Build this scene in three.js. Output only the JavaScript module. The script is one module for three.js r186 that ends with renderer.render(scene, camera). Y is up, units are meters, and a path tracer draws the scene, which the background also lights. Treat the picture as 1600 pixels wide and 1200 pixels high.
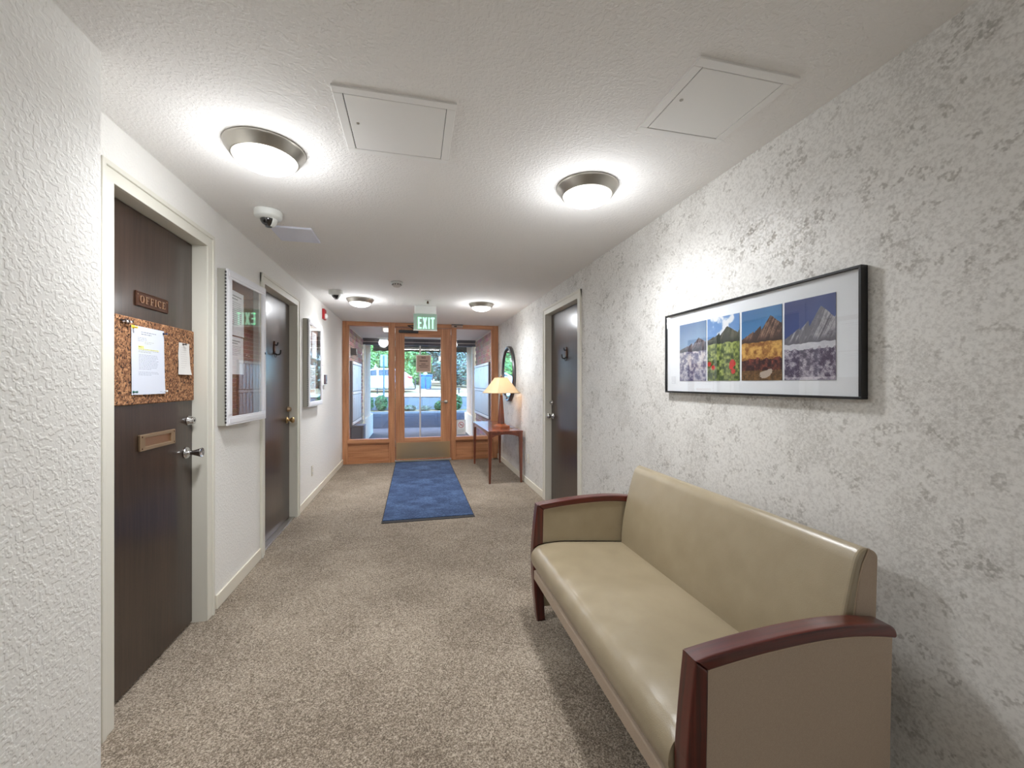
import * as THREE from 'three';
import { RoundedBoxGeometry } from 'three/addons/geometries/RoundedBoxGeometry.js';
import { TextGeometry } from 'three/addons/geometries/TextGeometry.js';
import { FontLoader } from 'three/addons/loaders/FontLoader.js';
import { mergeGeometries } from 'three/addons/utils/BufferGeometryUtils.js';
import { RectAreaLightUniformsLib } from 'three/addons/lights/RectAreaLightUniformsLib.js';
import { Sky } from 'three/addons/objects/Sky.js';

// ---------------------------------------------------------------- camera, sky, sun, exposure
const scene = new THREE.Scene();
const renderer = new THREE.WebGLRenderer({ antialias: true });
renderer.toneMapping = THREE.LinearToneMapping;
renderer.toneMappingExposure = 1.42;
renderer.shadowMap.enabled = true;
RectAreaLightUniformsLib.init();

const FOCAL = 642, YAW = Math.atan(153 / FOCAL);
const camera = new THREE.PerspectiveCamera(2 * Math.atan(600 / FOCAL) * 180 / Math.PI, 1600 / 1200, 0.05, 300);
camera.position.set(0, 1.30, 0);
camera.rotation.set(0, -YAW, 0);
camera.setViewOffset(1600, 1200, 0, 1.5, 1600, 1200);
scene.add(camera);

const SUN = new THREE.Vector3(0.35, 1.0, 0.98).normalize();
const sky = new Sky();
sky.scale.setScalar(2000);
Object.assign(sky.material.uniforms.turbidity, { value: 10 });
sky.material.uniforms.rayleigh.value = 1.1;
sky.material.uniforms.mieCoefficient.value = 0.004;
sky.material.uniforms.mieDirectionalG.value = 0.8;
sky.material.uniforms.sunPosition.value.copy(SUN);
scene.add(sky);
scene.backgroundIntensity = 2.3;

const sun = new THREE.DirectionalLight(new THREE.Color(1, 0.94, 0.84), 1.9);
sun.position.copy(SUN).multiplyScalar(40).add(new THREE.Vector3(0, 0, -20));
sun.target.position.set(0, 0, -20);
sun.castShadow = true;
Object.assign(sun.shadow.camera, { left: -30, right: 30, top: 30, bottom: -30, near: 1, far: 120 });
sun.shadow.mapSize.set(4096, 4096);
scene.add(sun, sun.target);

const LAMP_DOWN = 5.0, LAMP_ROUND = 0.42, LAMP_COLOR = new THREE.Color(0.94, 0.965, 1.0);

// ---------------------------------------------------------------- helpers
let seed = 7;
const rnd = () => { seed = (seed * 1664525 + 1013904223) >>> 0; return seed / 4294967296; };
const rr = (a, b) => a + (b - a) * rnd();
const clamp = (x, a = 0, b = 1) => Math.min(b, Math.max(a, x));
const mix = (a, b, t) => a + (b - a) * t;
const smooth = (a, b, x) => { const t = clamp((x - a) / (b - a)); return t * t * (3 - 2 * t); };

const names = new Map();
function numbered(n) { const k = names.get(n) ?? 0; names.set(n, k + 1); return k ? `${n}_${String(k).padStart(3, '0')}` : n; }
function thing(name, label, category, group) {
  const g = new THREE.Group(); g.name = numbered(name); g.userData = { label, category };
  if (group) g.userData.group = group;
  scene.add(g); return g;
}
function struct(name, label) {
  const g = new THREE.Group(); g.name = name; g.userData = { label, kind: 'structure' }; scene.add(g); return g;
}
function add(parent, name, geo, mat, label) {
  const m = new THREE.Mesh(geo, mat); m.name = name; m.castShadow = m.receiveShadow = true;
  if (label) m.userData.label = label;
  parent.add(m); return m;
}
function single(name, geo, mat, label, category, group) {
  const m = new THREE.Mesh(geo, mat); m.name = numbered(name); m.castShadow = m.receiveShadow = true;
  m.userData = { label, category }; if (group) m.userData.group = group;
  scene.add(m); return m;
}
function structMesh(name, geo, mat, label) {
  const m = new THREE.Mesh(geo, mat); m.name = name; m.castShadow = m.receiveShadow = true;
  m.userData = { label, kind: 'structure' }; scene.add(m); return m;
}
function base(g, x, y, z) { g.position.set(x, y, z); for (const c of g.children) { c.position.x -= x; c.position.y -= y; c.position.z -= z; } return g; }
function rebase(m, x, y, z) { m.geometry.translate(-x, -y, -z); m.position.set(x, y, z); return m; }

// box mapping in metres; swap turns the grain
function boxUV(g, swap = false) {
  const o = g.index ? g.toNonIndexed() : g;
  const p = o.attributes.position, n = o.attributes.normal, uv = new Float32Array(p.count * 2);
  for (let i = 0; i < p.count; i += 3) {
    let ax = 0, ay = 0, az = 0;
    for (let k = 0; k < 3; k++) { ax += n.getX(i + k); ay += n.getY(i + k); az += n.getZ(i + k); }
    ax = Math.abs(ax); ay = Math.abs(ay); az = Math.abs(az);
    for (let k = 0; k < 3; k++) {
      const x = p.getX(i + k), y = p.getY(i + k), z = p.getZ(i + k);
      let u, v;
      if (ax >= ay && ax >= az) { u = z; v = y; } else if (ay >= az) { u = x; v = z; } else { u = x; v = y; }
      uv[(i + k) * 2] = swap ? v : u; uv[(i + k) * 2 + 1] = swap ? u : v;
    }
  }
  o.setAttribute('uv', new THREE.BufferAttribute(uv, 2));
  return o;
}
function merge(list) {
  const keep = ['position', 'normal', 'uv'];
  return mergeGeometries(list.map((g) => {
    const o = g.index ? g.toNonIndexed() : g;
    for (const k of Object.keys(o.attributes)) if (!keep.includes(k) && k !== 'color') o.deleteAttribute(k);
    return o;
  }));
}
// box between two corners, with small rounded edges if r > 0
function bx(x0, x1, y0, y1, z0, z1, r = 0, swap = false) {
  const w = Math.abs(x1 - x0), h = Math.abs(y1 - y0), d = Math.abs(z1 - z0);
  const g = r > 0 ? new RoundedBoxGeometry(w, h, d, 2, Math.min(r, w * 0.49, h * 0.49, d * 0.49)) : new THREE.BoxGeometry(w, h, d);
  g.translate((x0 + x1) / 2, (y0 + y1) / 2, (z0 + z1) / 2);
  return boxUV(g, swap);
}
const XL = -1.11, XR = 1.42, CEIL = 2.29, ZF = -7.0, XN = -0.911, ZN = -1.48, ZB = 3.0;
// box on a side wall: d is the distance from the wall's face into the room
function wb(side, z0, z1, y0, y1, d0, d1, r = 0, swap = false) {
  return side < 0 ? bx(XL + d0, XL + d1, y0, y1, z0, z1, r, swap) : bx(XR - d1, XR - d0, y0, y1, z0, z1, r, swap);
}
const wx = (side, d) => side < 0 ? XL + d : XR - d;
function lathe(pts, seg = 32) { return new THREE.LatheGeometry(pts.map(([r, y]) => new THREE.Vector2(r, y)), seg); }
// lathe whose axis points from a side wall into the room
function wallLathe(side, pts, d, y, z, seg = 28) {
  const g = lathe(pts, seg); g.rotateZ(side < 0 ? -Math.PI / 2 : Math.PI / 2); g.translate(wx(side, d), y, z); return g;
}
function tube(pts, r, seg = 40, rs = 8) {
  return new THREE.TubeGeometry(new THREE.CatmullRomCurve3(pts.map((p) => new THREE.Vector3(...p))), seg, r, rs, false);
}
function extrudeZ(shape, z0, z1, bevel = 0, seg = 3, curve = 16) {
  const g = new THREE.ExtrudeGeometry(shape, { depth: z1 - z0 - 2 * bevel, bevelEnabled: bevel > 0, bevelSize: bevel, bevelThickness: bevel, bevelSegments: seg, bevelOffset: -bevel, curveSegments: curve });
  g.translate(0, 0, z0 + bevel); return g;
}

// ---------------------------------------------------------------- noise and textures
function lattice(s) { let q = s >>> 0; const a = new Float32Array(65536); for (let i = 0; i < 65536; i++) { q = (q * 1664525 + 1013904223) >>> 0; a[i] = q / 4294967296; } return a; }
const LAT = [11, 29, 47, 83].map(lattice);
function vn(x, y, px, py, k = 0) {            // value noise, period px by py cells
  const xi = Math.floor(x), yi = Math.floor(y), fx = x - xi, fy = y - yi;
  const x0 = ((xi % px) + px) % px, x1 = (x0 + 1) % px, y0 = ((yi % py) + py) % py, y1 = (y0 + 1) % py;
  const L = LAT[k], sx = fx * fx * (3 - 2 * fx), sy = fy * fy * (3 - 2 * fy);
  const h = (a, b) => L[((a * 197 + b * 7919 + a * b * 31) ^ (b << 5)) & 65535];
  return mix(mix(h(x0, y0), h(x1, y0), sx), mix(h(x0, y1), h(x1, y1), sx), sy);
}
function fbm(u, v, fx, fy, oct, k = 0) {
  let s = 0, a = 0.5, t = 0;
  for (let i = 0; i < oct; i++) { s += a * vn(u * fx, v * fy, fx, fy, (k + i) & 3); t += a; a *= 0.5; fx *= 2; fy *= 2; }
  return s / t;
}
function tex(w, h, metresU, metresV, fn, srgb = true) {
  const d = new Uint8Array(w * h * 4);
  for (let j = 0; j < h; j++) for (let i = 0; i < w; i++) {
    const c = fn((i + 0.5) / w, (j + 0.5) / h), o = (j * w + i) * 4;
    if (typeof c === 'number') { d[o] = d[o + 1] = d[o + 2] = clamp(c, 0, 255); } else { d[o] = clamp(c[0], 0, 255); d[o + 1] = clamp(c[1], 0, 255); d[o + 2] = clamp(c[2], 0, 255); }
    d[o + 3] = 255;
  }
  const t = new THREE.DataTexture(d, w, h); t.wrapS = t.wrapT = THREE.RepeatWrapping; t.magFilter = t.minFilter = THREE.LinearFilter;
  t.colorSpace = srgb ? THREE.SRGBColorSpace : THREE.NoColorSpace; t.repeat.set(1 / metresU, 1 / metresV); t.needsUpdate = true;
  return t;
}
function canvasTex(w, h, draw) {
  const c = document.createElement('canvas'); c.width = w; c.height = h; draw(c.getContext('2d'), w, h);
  const t = new THREE.CanvasTexture(c); t.colorSpace = THREE.SRGBColorSpace; t.magFilter = THREE.LinearFilter; return t;
}
const mixc = (a, b, t) => [mix(a[0], b[0], t), mix(a[1], b[1], t), mix(a[2], b[2], t)];
const S = (o) => new THREE.MeshStandardMaterial(o), P = (o) => new THREE.MeshPhysicalMaterial(o);
const rgb = (r, g, b) => new THREE.Color().setRGB(r / 255, g / 255, b / 255, THREE.SRGBColorSpace);

const carpetTex = tex(2048, 2048, 2.6, 2.6, (u, v) => {
  const f = vn(u * 900, v * 900, 900, 900, 0) * 0.65 + vn(u * 460, v * 460, 460, 460, 1) * 0.35;
  const m = fbm(u, v, 7, 7, 4, 2), line = Math.abs(fbm(u, v, 11, 11, 3, 1) - 0.5);
  const t = clamp(0.5 + (f - 0.5) * 1.5 + (m - 0.5) * 0.55 - (line < 0.016 ? 0.10 : 0));
  return mixc([98, 86, 72], [192, 178, 160], t);
});
const stippleTex = tex(1024, 1024, 0.9, 0.9, (u, v) => {
  const a = fbm(u, v, 100, 100, 2, 0), b = fbm(u, v, 200, 200, 2, 2);
  return 255 * clamp(smooth(0.42, 0.68, a) * 0.75 + b * 0.3);
}, false);
const leafShape = (c, s) => { c.beginPath(); for (let i = 0; i <= 20; i++) { const a = i / 20 * Math.PI * 2, r = s * (0.62 + 0.38 * Math.abs(Math.cos(a * 2.5)) * (0.7 + 0.3 * Math.cos(a))); c.lineTo(Math.cos(a) * r, Math.sin(a) * r * 0.8); } c.closePath(); c.fill(); };
function leafMask(w, h) {                     // printed leaf sprays, tileable
  const cv = document.createElement('canvas'); cv.width = w; cv.height = h; const c = cv.getContext('2d');
  c.fillStyle = '#000'; c.fillRect(0, 0, w, h);
  for (let i = 0; i < 420; i++) {
    const x = rnd() * w, y = rnd() * h, s = rr(0.008, 0.018) * w, a = rnd() * 6.28, al = rr(0.25, 0.9);
    for (const ox of [-w, 0, w]) for (const oy of [-h, 0, h]) {
      c.save(); c.translate(x + ox, y + oy); c.rotate(a); c.fillStyle = `rgba(255,255,255,${al})`; leafShape(c, s);
      c.translate(s * 1.3, s * 0.3); c.rotate(0.9); leafShape(c, s * 0.6); c.restore();
    }
  }
  const d = c.getImageData(0, 0, w, h).data;
  return (u, v) => d[((Math.floor(v * h) % h) * w + (Math.floor(u * w) % w)) * 4] / 255;
}
const LEAF = leafMask(1024, 1024);
const paperTex = tex(1536, 1536, 1.37, 1.37, (u, v) => {
  const du = (fbm(u, v, 60, 60, 2, 3) - 0.5) * 0.012, l = LEAF((u + du + 1) % 1, (v + du + 1) % 1);
  const fib = fbm(u, v, 190, 190, 2, 1), blot = fbm(u, v, 9, 9, 4, 2), fine = vn(u * 500, v * 500, 500, 500, 0);
  const t = clamp(l * (0.2 + 0.8 * smooth(0.3, 0.65, fib)) * 0.56 + smooth(0.45, 0.72, blot) * (0.25 + 0.5 * fine) * 0.36 + (fib - 0.5) * 0.7 + (fine - 0.5) * 0.25 + 0.10);
  return mixc([224, 222, 217], [168, 164, 157], t);
});
const paperRough = tex(1024, 1024, 1.37, 1.37, (u, v) => { const l = LEAF(u, v), f = fbm(u, v, 190, 190, 2, 1); return 255 * clamp(0.52 + 0.28 * l + (f - 0.5) * 0.3); }, false);
function grainTex(w, h, mu, mv, dark, light, fx, stretch, contrast, k = 0) {
  return tex(w, h, mu, mv, (u, v) => {
    const wv = fbm(u, v, 3, 2, 3, k) * 0.05, g = fbm(u + wv, v, fx, Math.max(2, Math.round(fx / stretch)), 4, k), b = fbm(u + wv, v, 6, 2, 3, k + 1), p = vn(u * fx * 5, v * fx / 2, fx * 5, Math.max(1, Math.round(fx / 2)), k + 2 & 3);
    return mixc(dark, light, clamp(0.5 + (g - 0.5) * contrast + (b - 0.5) * 0.9 - smooth(0.78, 0.95, p) * 0.35));
  });
}
const doorTex = grainTex(768, 1024, 0.9, 1.4, [38, 25, 18], [66, 48, 37], 110, 14, 1.0, 0);
const oakTex = grainTex(512, 1024, 0.5, 1.2, [160, 104, 68], [222, 164, 120], 60, 24, 1.0, 1);
const reddishTex = grainTex(512, 1024, 0.4, 1.0, [54, 12, 7], [106, 30, 15], 44, 20, 1.2, 2);
const tableTex = grainTex(512, 1024, 0.4, 1.0, [92, 40, 24], [150, 76, 48], 44, 20, 1.2, 3);
const corkTex = tex(512, 512, 0.42, 0.42, (u, v) => {
  const a = fbm(u, v, 44, 44, 3, 0), b = vn(u * 90, v * 90, 90, 90, 2), c = vn(u * 60, v * 60, 60, 60, 1);
  let col = mixc([108, 70, 45], [190, 141, 100], clamp(0.5 + (a - 0.5) * 1.6 + (c - 0.5) * 0.7));
  return mixc(col, [42, 24, 16], smooth(0.66, 0.84, b) * 0.9);
});
const rugTex = tex(1024, 1024, 0.9, 0.9, (u, v) => {
  const r = fbm(u, v, 60, 150, 2, 0), f = vn(u * 420, v * 420, 420, 420, 1), m = fbm(u, v, 6, 9, 4, 2);
  return mixc([30, 48, 80], [98, 126, 168], clamp(0.42 + (f - 0.5) * 0.9 + (r - 0.5) * 0.7 + (m - 0.5) * 0.8));
});
const leatherBump = tex(512, 512, 0.12, 0.12, (u, v) => 255 * clamp(Math.abs(fbm(u, v, 60, 60, 2, 0) - 0.5) * 3 + fbm(u, v, 90, 90, 2, 2) * 0.3), false);
const leatherTone = tex(512, 512, 0.7, 0.7, (u, v) => mixc([148, 134, 108], [162, 148, 122], fbm(u, v, 9, 9, 4, 1)));
const weaveTex = tex(256, 256, 0.06, 0.06, (u, v) => { const a = Math.sin(u * 2 * Math.PI * 32) * Math.sin(v * 2 * Math.PI * 32) * 0.5 + 0.5; return mixc([158, 140, 122], [190, 172, 152], clamp(a * 0.6 + vn(u * 64, v * 64, 64, 64, 1) * 0.5)); });
const concreteTex = tex(512, 512, 3, 3, (u, v) => { const t = fbm(u, v, 12, 12, 5, 0) * 0.5 + vn(u * 256, v * 256, 256, 256, 1) * 0.5; return mixc([84, 88, 90], [120, 123, 123], t); });
const asphaltTex = tex(512, 512, 4, 4, (u, v) => { const t = fbm(u, v, 8, 8, 5, 0) * 0.5 + vn(u * 256, v * 256, 256, 256, 1) * 0.5; return mixc([36, 42, 46], [58, 66, 71], t); });
const dirtTex = tex(512, 512, 5, 5, (u, v) => { const a = fbm(u, v, 10, 10, 5, 0), b = fbm(u, v, 40, 40, 3, 2); return mixc(mixc([112, 92, 64], [164, 142, 106], b), [84, 92, 48], smooth(0.56, 0.7, a) * 0.6); });
const brushTex = tex(256, 512, 0.3, 0.3, (u, v) => 255 * (0.5 + (vn(u * 200, v * 6, 200, 6, 0) - 0.5) * 0.6), false);
function re(t, ru, rv) { const c = t.clone(); c.repeat.set(ru, rv); c.needsUpdate = true; return c; }

// ---------------------------------------------------------------- materials
const M = {
  carpet: S({ map: carpetTex, bumpMap: carpetTex, bumpScale: 0.006, roughness: 1 }),
  wall: S({ color: rgb(237, 235, 230), roughness: 0.85, bumpMap: stippleTex, bumpScale: 0.0011 }),
  ceiling: S({ color: rgb(240, 238, 235), roughness: 0.9, bumpMap: re(stippleTex, 1 / 0.8, 1 / 0.8), bumpScale: 0.0011 }),
  paper: S({ map: paperTex, roughnessMap: paperRough, roughness: 1, bumpMap: paperTex, bumpScale: -0.0006 }),
  bare: S({ color: rgb(176, 146, 112), roughness: 0.8 }),
  trim: S({ color: rgb(224, 221, 209), roughness: 0.42 }),
  baseb: S({ color: rgb(228, 222, 206), roughness: 0.5 }),
  door: P({ map: doorTex, roughness: 0.34, ior: 1.5, clearcoat: 0.5, clearcoatRoughness: 0.14, bumpMap: doorTex, bumpScale: 0.0006 }),
  oak: S({ map: oakTex, roughness: 0.42, bumpMap: oakTex, bumpScale: 0.0004 }),
  cherry: P({ map: reddishTex, roughness: 0.3, clearcoat: 0.6, clearcoatRoughness: 0.18 }),
  table: P({ map: tableTex, roughness: 0.3, clearcoat: 0.9, clearcoatRoughness: 0.1 }),
  lampWood: P({ color: rgb(176, 100, 62), roughness: 0.25, clearcoat: 0.8, clearcoatRoughness: 0.12 }),
  cork: S({ map: corkTex, roughness: 0.95, bumpMap: corkTex, bumpScale: 0.003 }),
  corkFine: S({ map: re(corkTex, 5, 5), color: rgb(226, 206, 190), roughness: 0.95 }),
  rug: S({ map: rugTex, bumpMap: rugTex, bumpScale: 0.005, roughness: 0.95 }),
  rubber: S({ color: rgb(34, 32, 34), roughness: 0.7 }),
  leather: P({ map: leatherTone, roughness: 0.3, bumpMap: leatherBump, bumpScale: 0.0002, clearcoat: 0.5, clearcoatRoughness: 0.3 }),
  weave: S({ map: weaveTex, roughness: 0.85 }),
  piping: S({ color: rgb(186, 166, 142), roughness: 0.6 }),
  chrome: S({ color: rgb(205, 205, 205), metalness: 1, roughness: 0.18 }),
  nickel: S({ color: rgb(186, 182, 174), metalness: 1, roughness: 0.34, bumpMap: brushTex, bumpScale: 0.0002 }),
  brass: S({ color: rgb(196, 166, 120), metalness: 1, roughness: 0.32 }),
  oldBrass: S({ color: rgb(176, 152, 124), metalness: 0.9, roughness: 0.45 }),
  bronze: S({ color: rgb(96, 66, 52), metalness: 0.8, roughness: 0.45 }),
  bronzeHi: S({ color: rgb(176, 140, 112), metalness: 0.9, roughness: 0.35 }),
  kick: S({ color: rgb(220, 190, 146), metalness: 1, roughness: 0.32 }),
  black: S({ color: rgb(20, 20, 22), roughness: 0.35 }),
  darkGrey: S({ color: rgb(62, 60, 62), roughness: 0.5 }),
  white: S({ color: rgb(236, 235, 230), roughness: 0.5 }),
  plastic: S({ color: rgb(228, 230, 226), roughness: 0.35 }),
  panel: S({ color: rgb(240, 239, 236), roughness: 0.55 }),
  dome: P({ color: rgb(12, 12, 16), roughness: 0.06, clearcoat: 1 }),
  red: S({ color: rgb(176, 26, 34), roughness: 0.35 }),
  glass: P({ color: 0xffffff, transmission: 1, thickness: 0, roughness: 0.0, ior: 1.5 }),
  glassFrame: P({ color: 0xffffff, transmission: 1, thickness: 0, roughness: 0.0, ior: 1.45 }),
  mirror: S({ color: rgb(235, 238, 238), metalness: 1, roughness: 0.03 }),
  pewter: S({ color: rgb(120, 120, 124), metalness: 1, roughness: 0.3 }),
  mat: S({ color: rgb(222, 225, 228), roughness: 0.8 }),
  alu: S({ color: rgb(236, 236, 240), roughness: 0.36 }),
  aluSide: S({ color: rgb(172, 170, 160), roughness: 0.45 }),
  storefront: S({ color: rgb(244, 242, 236), roughness: 0.4 }),
  beam: S({ color: rgb(86, 90, 104), roughness: 0.6 }),
  mail: S({ color: rgb(206, 208, 214), roughness: 0.36, metalness: 0.35 }),
  mailBody: S({ color: rgb(112, 114, 122), roughness: 0.5, metalness: 0.3 }),
  mailTrim: S({ color: rgb(236, 237, 240), roughness: 0.4 }),
  stucco: S({ color: rgb(232, 206, 174), roughness: 0.9, bumpMap: stippleTex, bumpScale: 0.002 }),
  plinth: S({ color: rgb(250, 236, 204), roughness: 0.85 }),
  mortar: S({ color: rgb(226, 220, 214), roughness: 0.95 }),
  concrete: P({ map: concreteTex, roughness: 1, specularIntensity: 0.15 }),
  asphalt: P({ map: asphaltTex, roughness: 1, specularIntensity: 0.15 }),
  dirt: P({ map: dirtTex, roughness: 1, specularIntensity: 0.15 }),
  kerb: S({ color: rgb(226, 224, 218), roughness: 0.9 }),
  awning: S({ color: rgb(36, 58, 56), roughness: 0.85 }),
  paint: P({ color: rgb(206, 208, 212), roughness: 0.3, clearcoat: 1, clearcoatRoughness: 0.05 }),
  carGlass: P({ color: rgb(52, 68, 76), roughness: 0.06, clearcoat: 1 }),
  tyre: S({ color: rgb(28, 28, 30), roughness: 0.8 }),
  tail: P({ color: rgb(178, 26, 30), roughness: 0.15, clearcoat: 1 }),
  blue: S({ color: rgb(22, 72, 146), roughness: 0.5 }),
  signBack: S({ color: rgb(132, 168, 204), roughness: 0.5 }),
  post: S({ color: rgb(58, 84, 92), roughness: 0.5 }),
  bark: S({ color: rgb(104, 76, 60), roughness: 1 }),
  binGrey: S({ color: rgb(92, 96, 112), roughness: 0.5 }),
  leafMat: P({ color: 0xffffff, vertexColors: true, roughness: 0.8, transmission: 0.3, thickness: 0 }),
  brickMat: S({ color: 0xffffff, vertexColors: true, roughness: 0.9 }),
};

// ---------------------------------------------------------------- room shell
structMesh('floor', bx(-1.5, 1.9, -0.12, 0, -7.02, ZB + 0.2), M.carpet, 'beige flecked carpet over the whole corridor');
structMesh('ceiling', bx(-1.5, 1.9, CEIL, CEIL + 0.14, -7.12, ZB + 0.2), M.ceiling, 'white textured ceiling');
const HEADY = 2.05, HEADTOP = HEADY;
const D1 = [-2.57, -1.852], D2 = [-4.352, -3.46], D3 = [-4.33, -3.41];
structMesh('wall_left', merge([
  bx(XL - 0.3, XL - 0.16, 0, CEIL, -7.12, ZN),                                  // outer leaf
  wb(-1, -7.12, D2[0] - 0.02, 0, CEIL, -0.16, 0), wb(-1, D2[1] + 0.02, D1[0] - 0.02, 0, CEIL, -0.16, 0), wb(-1, D1[1] + 0.02, ZN, 0, CEIL, -0.16, 0),
  wb(-1, D2[0] - 0.02, D2[1] + 0.02, HEADY + 0.02, CEIL, -0.16, 0), wb(-1, D1[0] - 0.02, D1[1] + 0.02, HEADY + 0.02, CEIL, -0.16, 0),
  bx(XL - 0.3, XN, 0, CEIL, ZN, ZB + 0.15),
]), M.wall, 'white textured wall with two dark doors');
structMesh('wall_right', merge([
  bx(XR + 0.16, XR + 0.3, 0, CEIL, -7.12, ZB + 0.15),
  wb(1, -7.12, D3[0] - 0.02, 0, CEIL, -0.16, 0), wb(1, D3[1] + 0.02, ZB + 0.15, 0, CEIL, -0.16, 0), wb(1, D3[0] - 0.02, D3[1] + 0.02, HEADY + 0.02, CEIL, -0.16, 0),
]), M.paper, 'wall papered with silvery grey leaf print');
structMesh('wall_back', bx(XN, XR, 0, CEIL, ZB, ZB + 0.15), M.wall, 'plain white wall behind the viewer');
function baseboard(name, parts, label) { const g = struct(name, label); for (const p of parts) add(g, 'board', p, M.baseb); return g; }
const bb = (side, z0, z1) => wb(side, z0, z1, 0, 0.082, 0, 0.013, 0.005, true);
baseboard('baseboard_left', [bb(-1, -6.99, D2[0] - 0.075), bb(-1, D2[1] + 0.075, D1[0] - 0.115)], 'cream baseboard under the white wall');
baseboard('baseboard_right', [bb(1, -6.99, D3[0] - 0.077), bb(1, D3[1] + 0.077, ZB)], 'cream baseboard under the papered wall');
// ---------------------------------------------------------------- side doors
function knob(parent, side, y, z, d, kind) {
  const pts = kind === 'tulip'
    ? [[0, 0], [0.030, 0], [0.031, 0.004], [0.026, 0.010], [0.013, 0.013], [0.011, 0.024], [0.012, 0.034], [0.017, 0.050], [0.0235, 0.068], [0.025, 0.073], [0.024, 0.075], [0.021, 0.073], [0.014, 0.069], [0, 0.068]]
    : [[0, 0], [0.031, 0], [0.032, 0.004], [0.026, 0.010], [0.013, 0.014], [0.011, 0.026], [0.018, 0.034], [0.026, 0.044], [0.0275, 0.054], [0.024, 0.062], [0.013, 0.067], [0, 0.068]];
  return add(parent, 'knob', wallLathe(side, pts, d, y, z), kind === 'brass' ? M.brass : M.chrome);
}
function bolt(parent, side, y, z, d, mat) {
  const m = add(parent, 'deadbolt', wallLathe(side, [[0, 0], [0.026, 0], [0.027, 0.004], [0.022, 0.010], [0.019, 0.024], [0.018, 0.028], [0, 0.028]], d, y, z), mat);
  add(m, 'keyhole', wallLathe(side, [[0, 0], [0.006, 0], [0.006, 0.0015], [0, 0.0015]], d + 0.028, y, z, 12), M.darkGrey);
}
function sideDoor(n, side, [z0, z1], label, threshold) {
  const g = struct('door_' + n, label), d = -0.06, cw = 0.072;
  add(g, 'leaf', wb(side, z0 + 0.003, z1 - 0.003, 0.012, HEADY - 0.003, d - 0.044, d, 0.002), M.door, 'dark brown wood veneer door leaf');
  for (const [a, b] of [[z0 - 0.02, z0], [z1, z1 + 0.02]]) add(g, 'jamb', wb(side, a, b, 0, HEADY + 0.02, -0.16, 0.001), M.trim);
  add(g, 'head_jamb', wb(side, z0, z1, HEADY, HEADY + 0.02, -0.16, 0.001), M.trim);
  for (const [a, s] of [[z0, -1], [z1, 1]]) {
    const q = (e, f) => [Math.min(a + s * e, a + s * f), Math.max(a + s * e, a + s * f)];
    add(g, 'casing', merge([wb(side, ...q(0, cw), 0, HEADY + cw, 0, 0.013, 0.003), wb(side, ...q(cw - 0.022, cw), 0, HEADY + cw, 0.008, 0.02, 0.004)]), M.trim);
  }
  add(g, 'casing', merge([wb(side, z0 - cw, z1 + cw, HEADY, HEADY + cw, 0, 0.0132, 0.003, true), wb(side, z0 - cw, z1 + cw, HEADY + cw - 0.022, HEADY + cw, 0.008, 0.0202, 0.004, true)]), M.trim);
  if (threshold) add(g, 'threshold', wb(side, z0, z1, 0, 0.011, -0.12, -0.01, 0.003), M.nickel);
  for (const hy of [0.25, 1.05, 1.82]) add(g, 'hinge', (() => { const c = new THREE.CylinderGeometry(0.006, 0.006, 0.09, 10); c.translate(wx(side, d + 0.004), hy, z1 - 0.006); return c; })(), M.nickel);
  return g;
}
const office = sideDoor(1, -1, D1, 'dark brown office door in a white casing');
knob(office, -1, 0.932, -2.505, -0.06, 'tulip');
bolt(office, -1, 1.10, -2.53, -0.06, M.chrome);
{ // mail slot
  const z0 = -2.385, z1 = -2.115, y0 = 1.0, y1 = 1.072, d = -0.06;
  const s = add(office, 'mail_slot', merge([wb(-1, z0, z1, y0, y0 + 0.017, d, d + 0.012, 0.003), wb(-1, z0, z1, y1 - 0.017, y1, d, d + 0.012, 0.003), wb(-1, z0, z0 + 0.034, y0 + 0.012, y1 - 0.012, d, d + 0.0119, 0.003), wb(-1, z1 - 0.034, z1, y0 + 0.012, y1 - 0.012, d, d + 0.0119, 0.003)]), M.oldBrass, 'brass mail slot');
  add(s, 'flap', wb(-1, z0 + 0.034, z1 - 0.034, y0 + 0.017, y1 - 0.017, d, d + 0.004, 0.001), M.bronzeHi);
  for (const z of [z0 + 0.012, z1 - 0.012]) for (const y of [y0 + 0.01, y1 - 0.01]) add(s, 'screw', wallLathe(-1, [[0, 0.002], [0.003, 0.0015], [0.0045, 0]], d + 0.0115, y, z, 10), M.bronze);
}
const d2 = sideDoor(2, -1, D2, 'dark brown door between the two glazed notice cases', true);
knob(d2, -1, 0.95, -4.27, -0.06, 'brass'); bolt(d2, -1, 1.05, -4.30, -0.06, M.oldBrass);
const d3 = sideDoor(3, 1, D3, 'dark brown door in the papered wall');
knob(d3, 1, 0.94, -4.265, -0.06, 'chrome'); bolt(d3, 1, 1.085, -4.29, -0.06, M.chrome);

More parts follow.
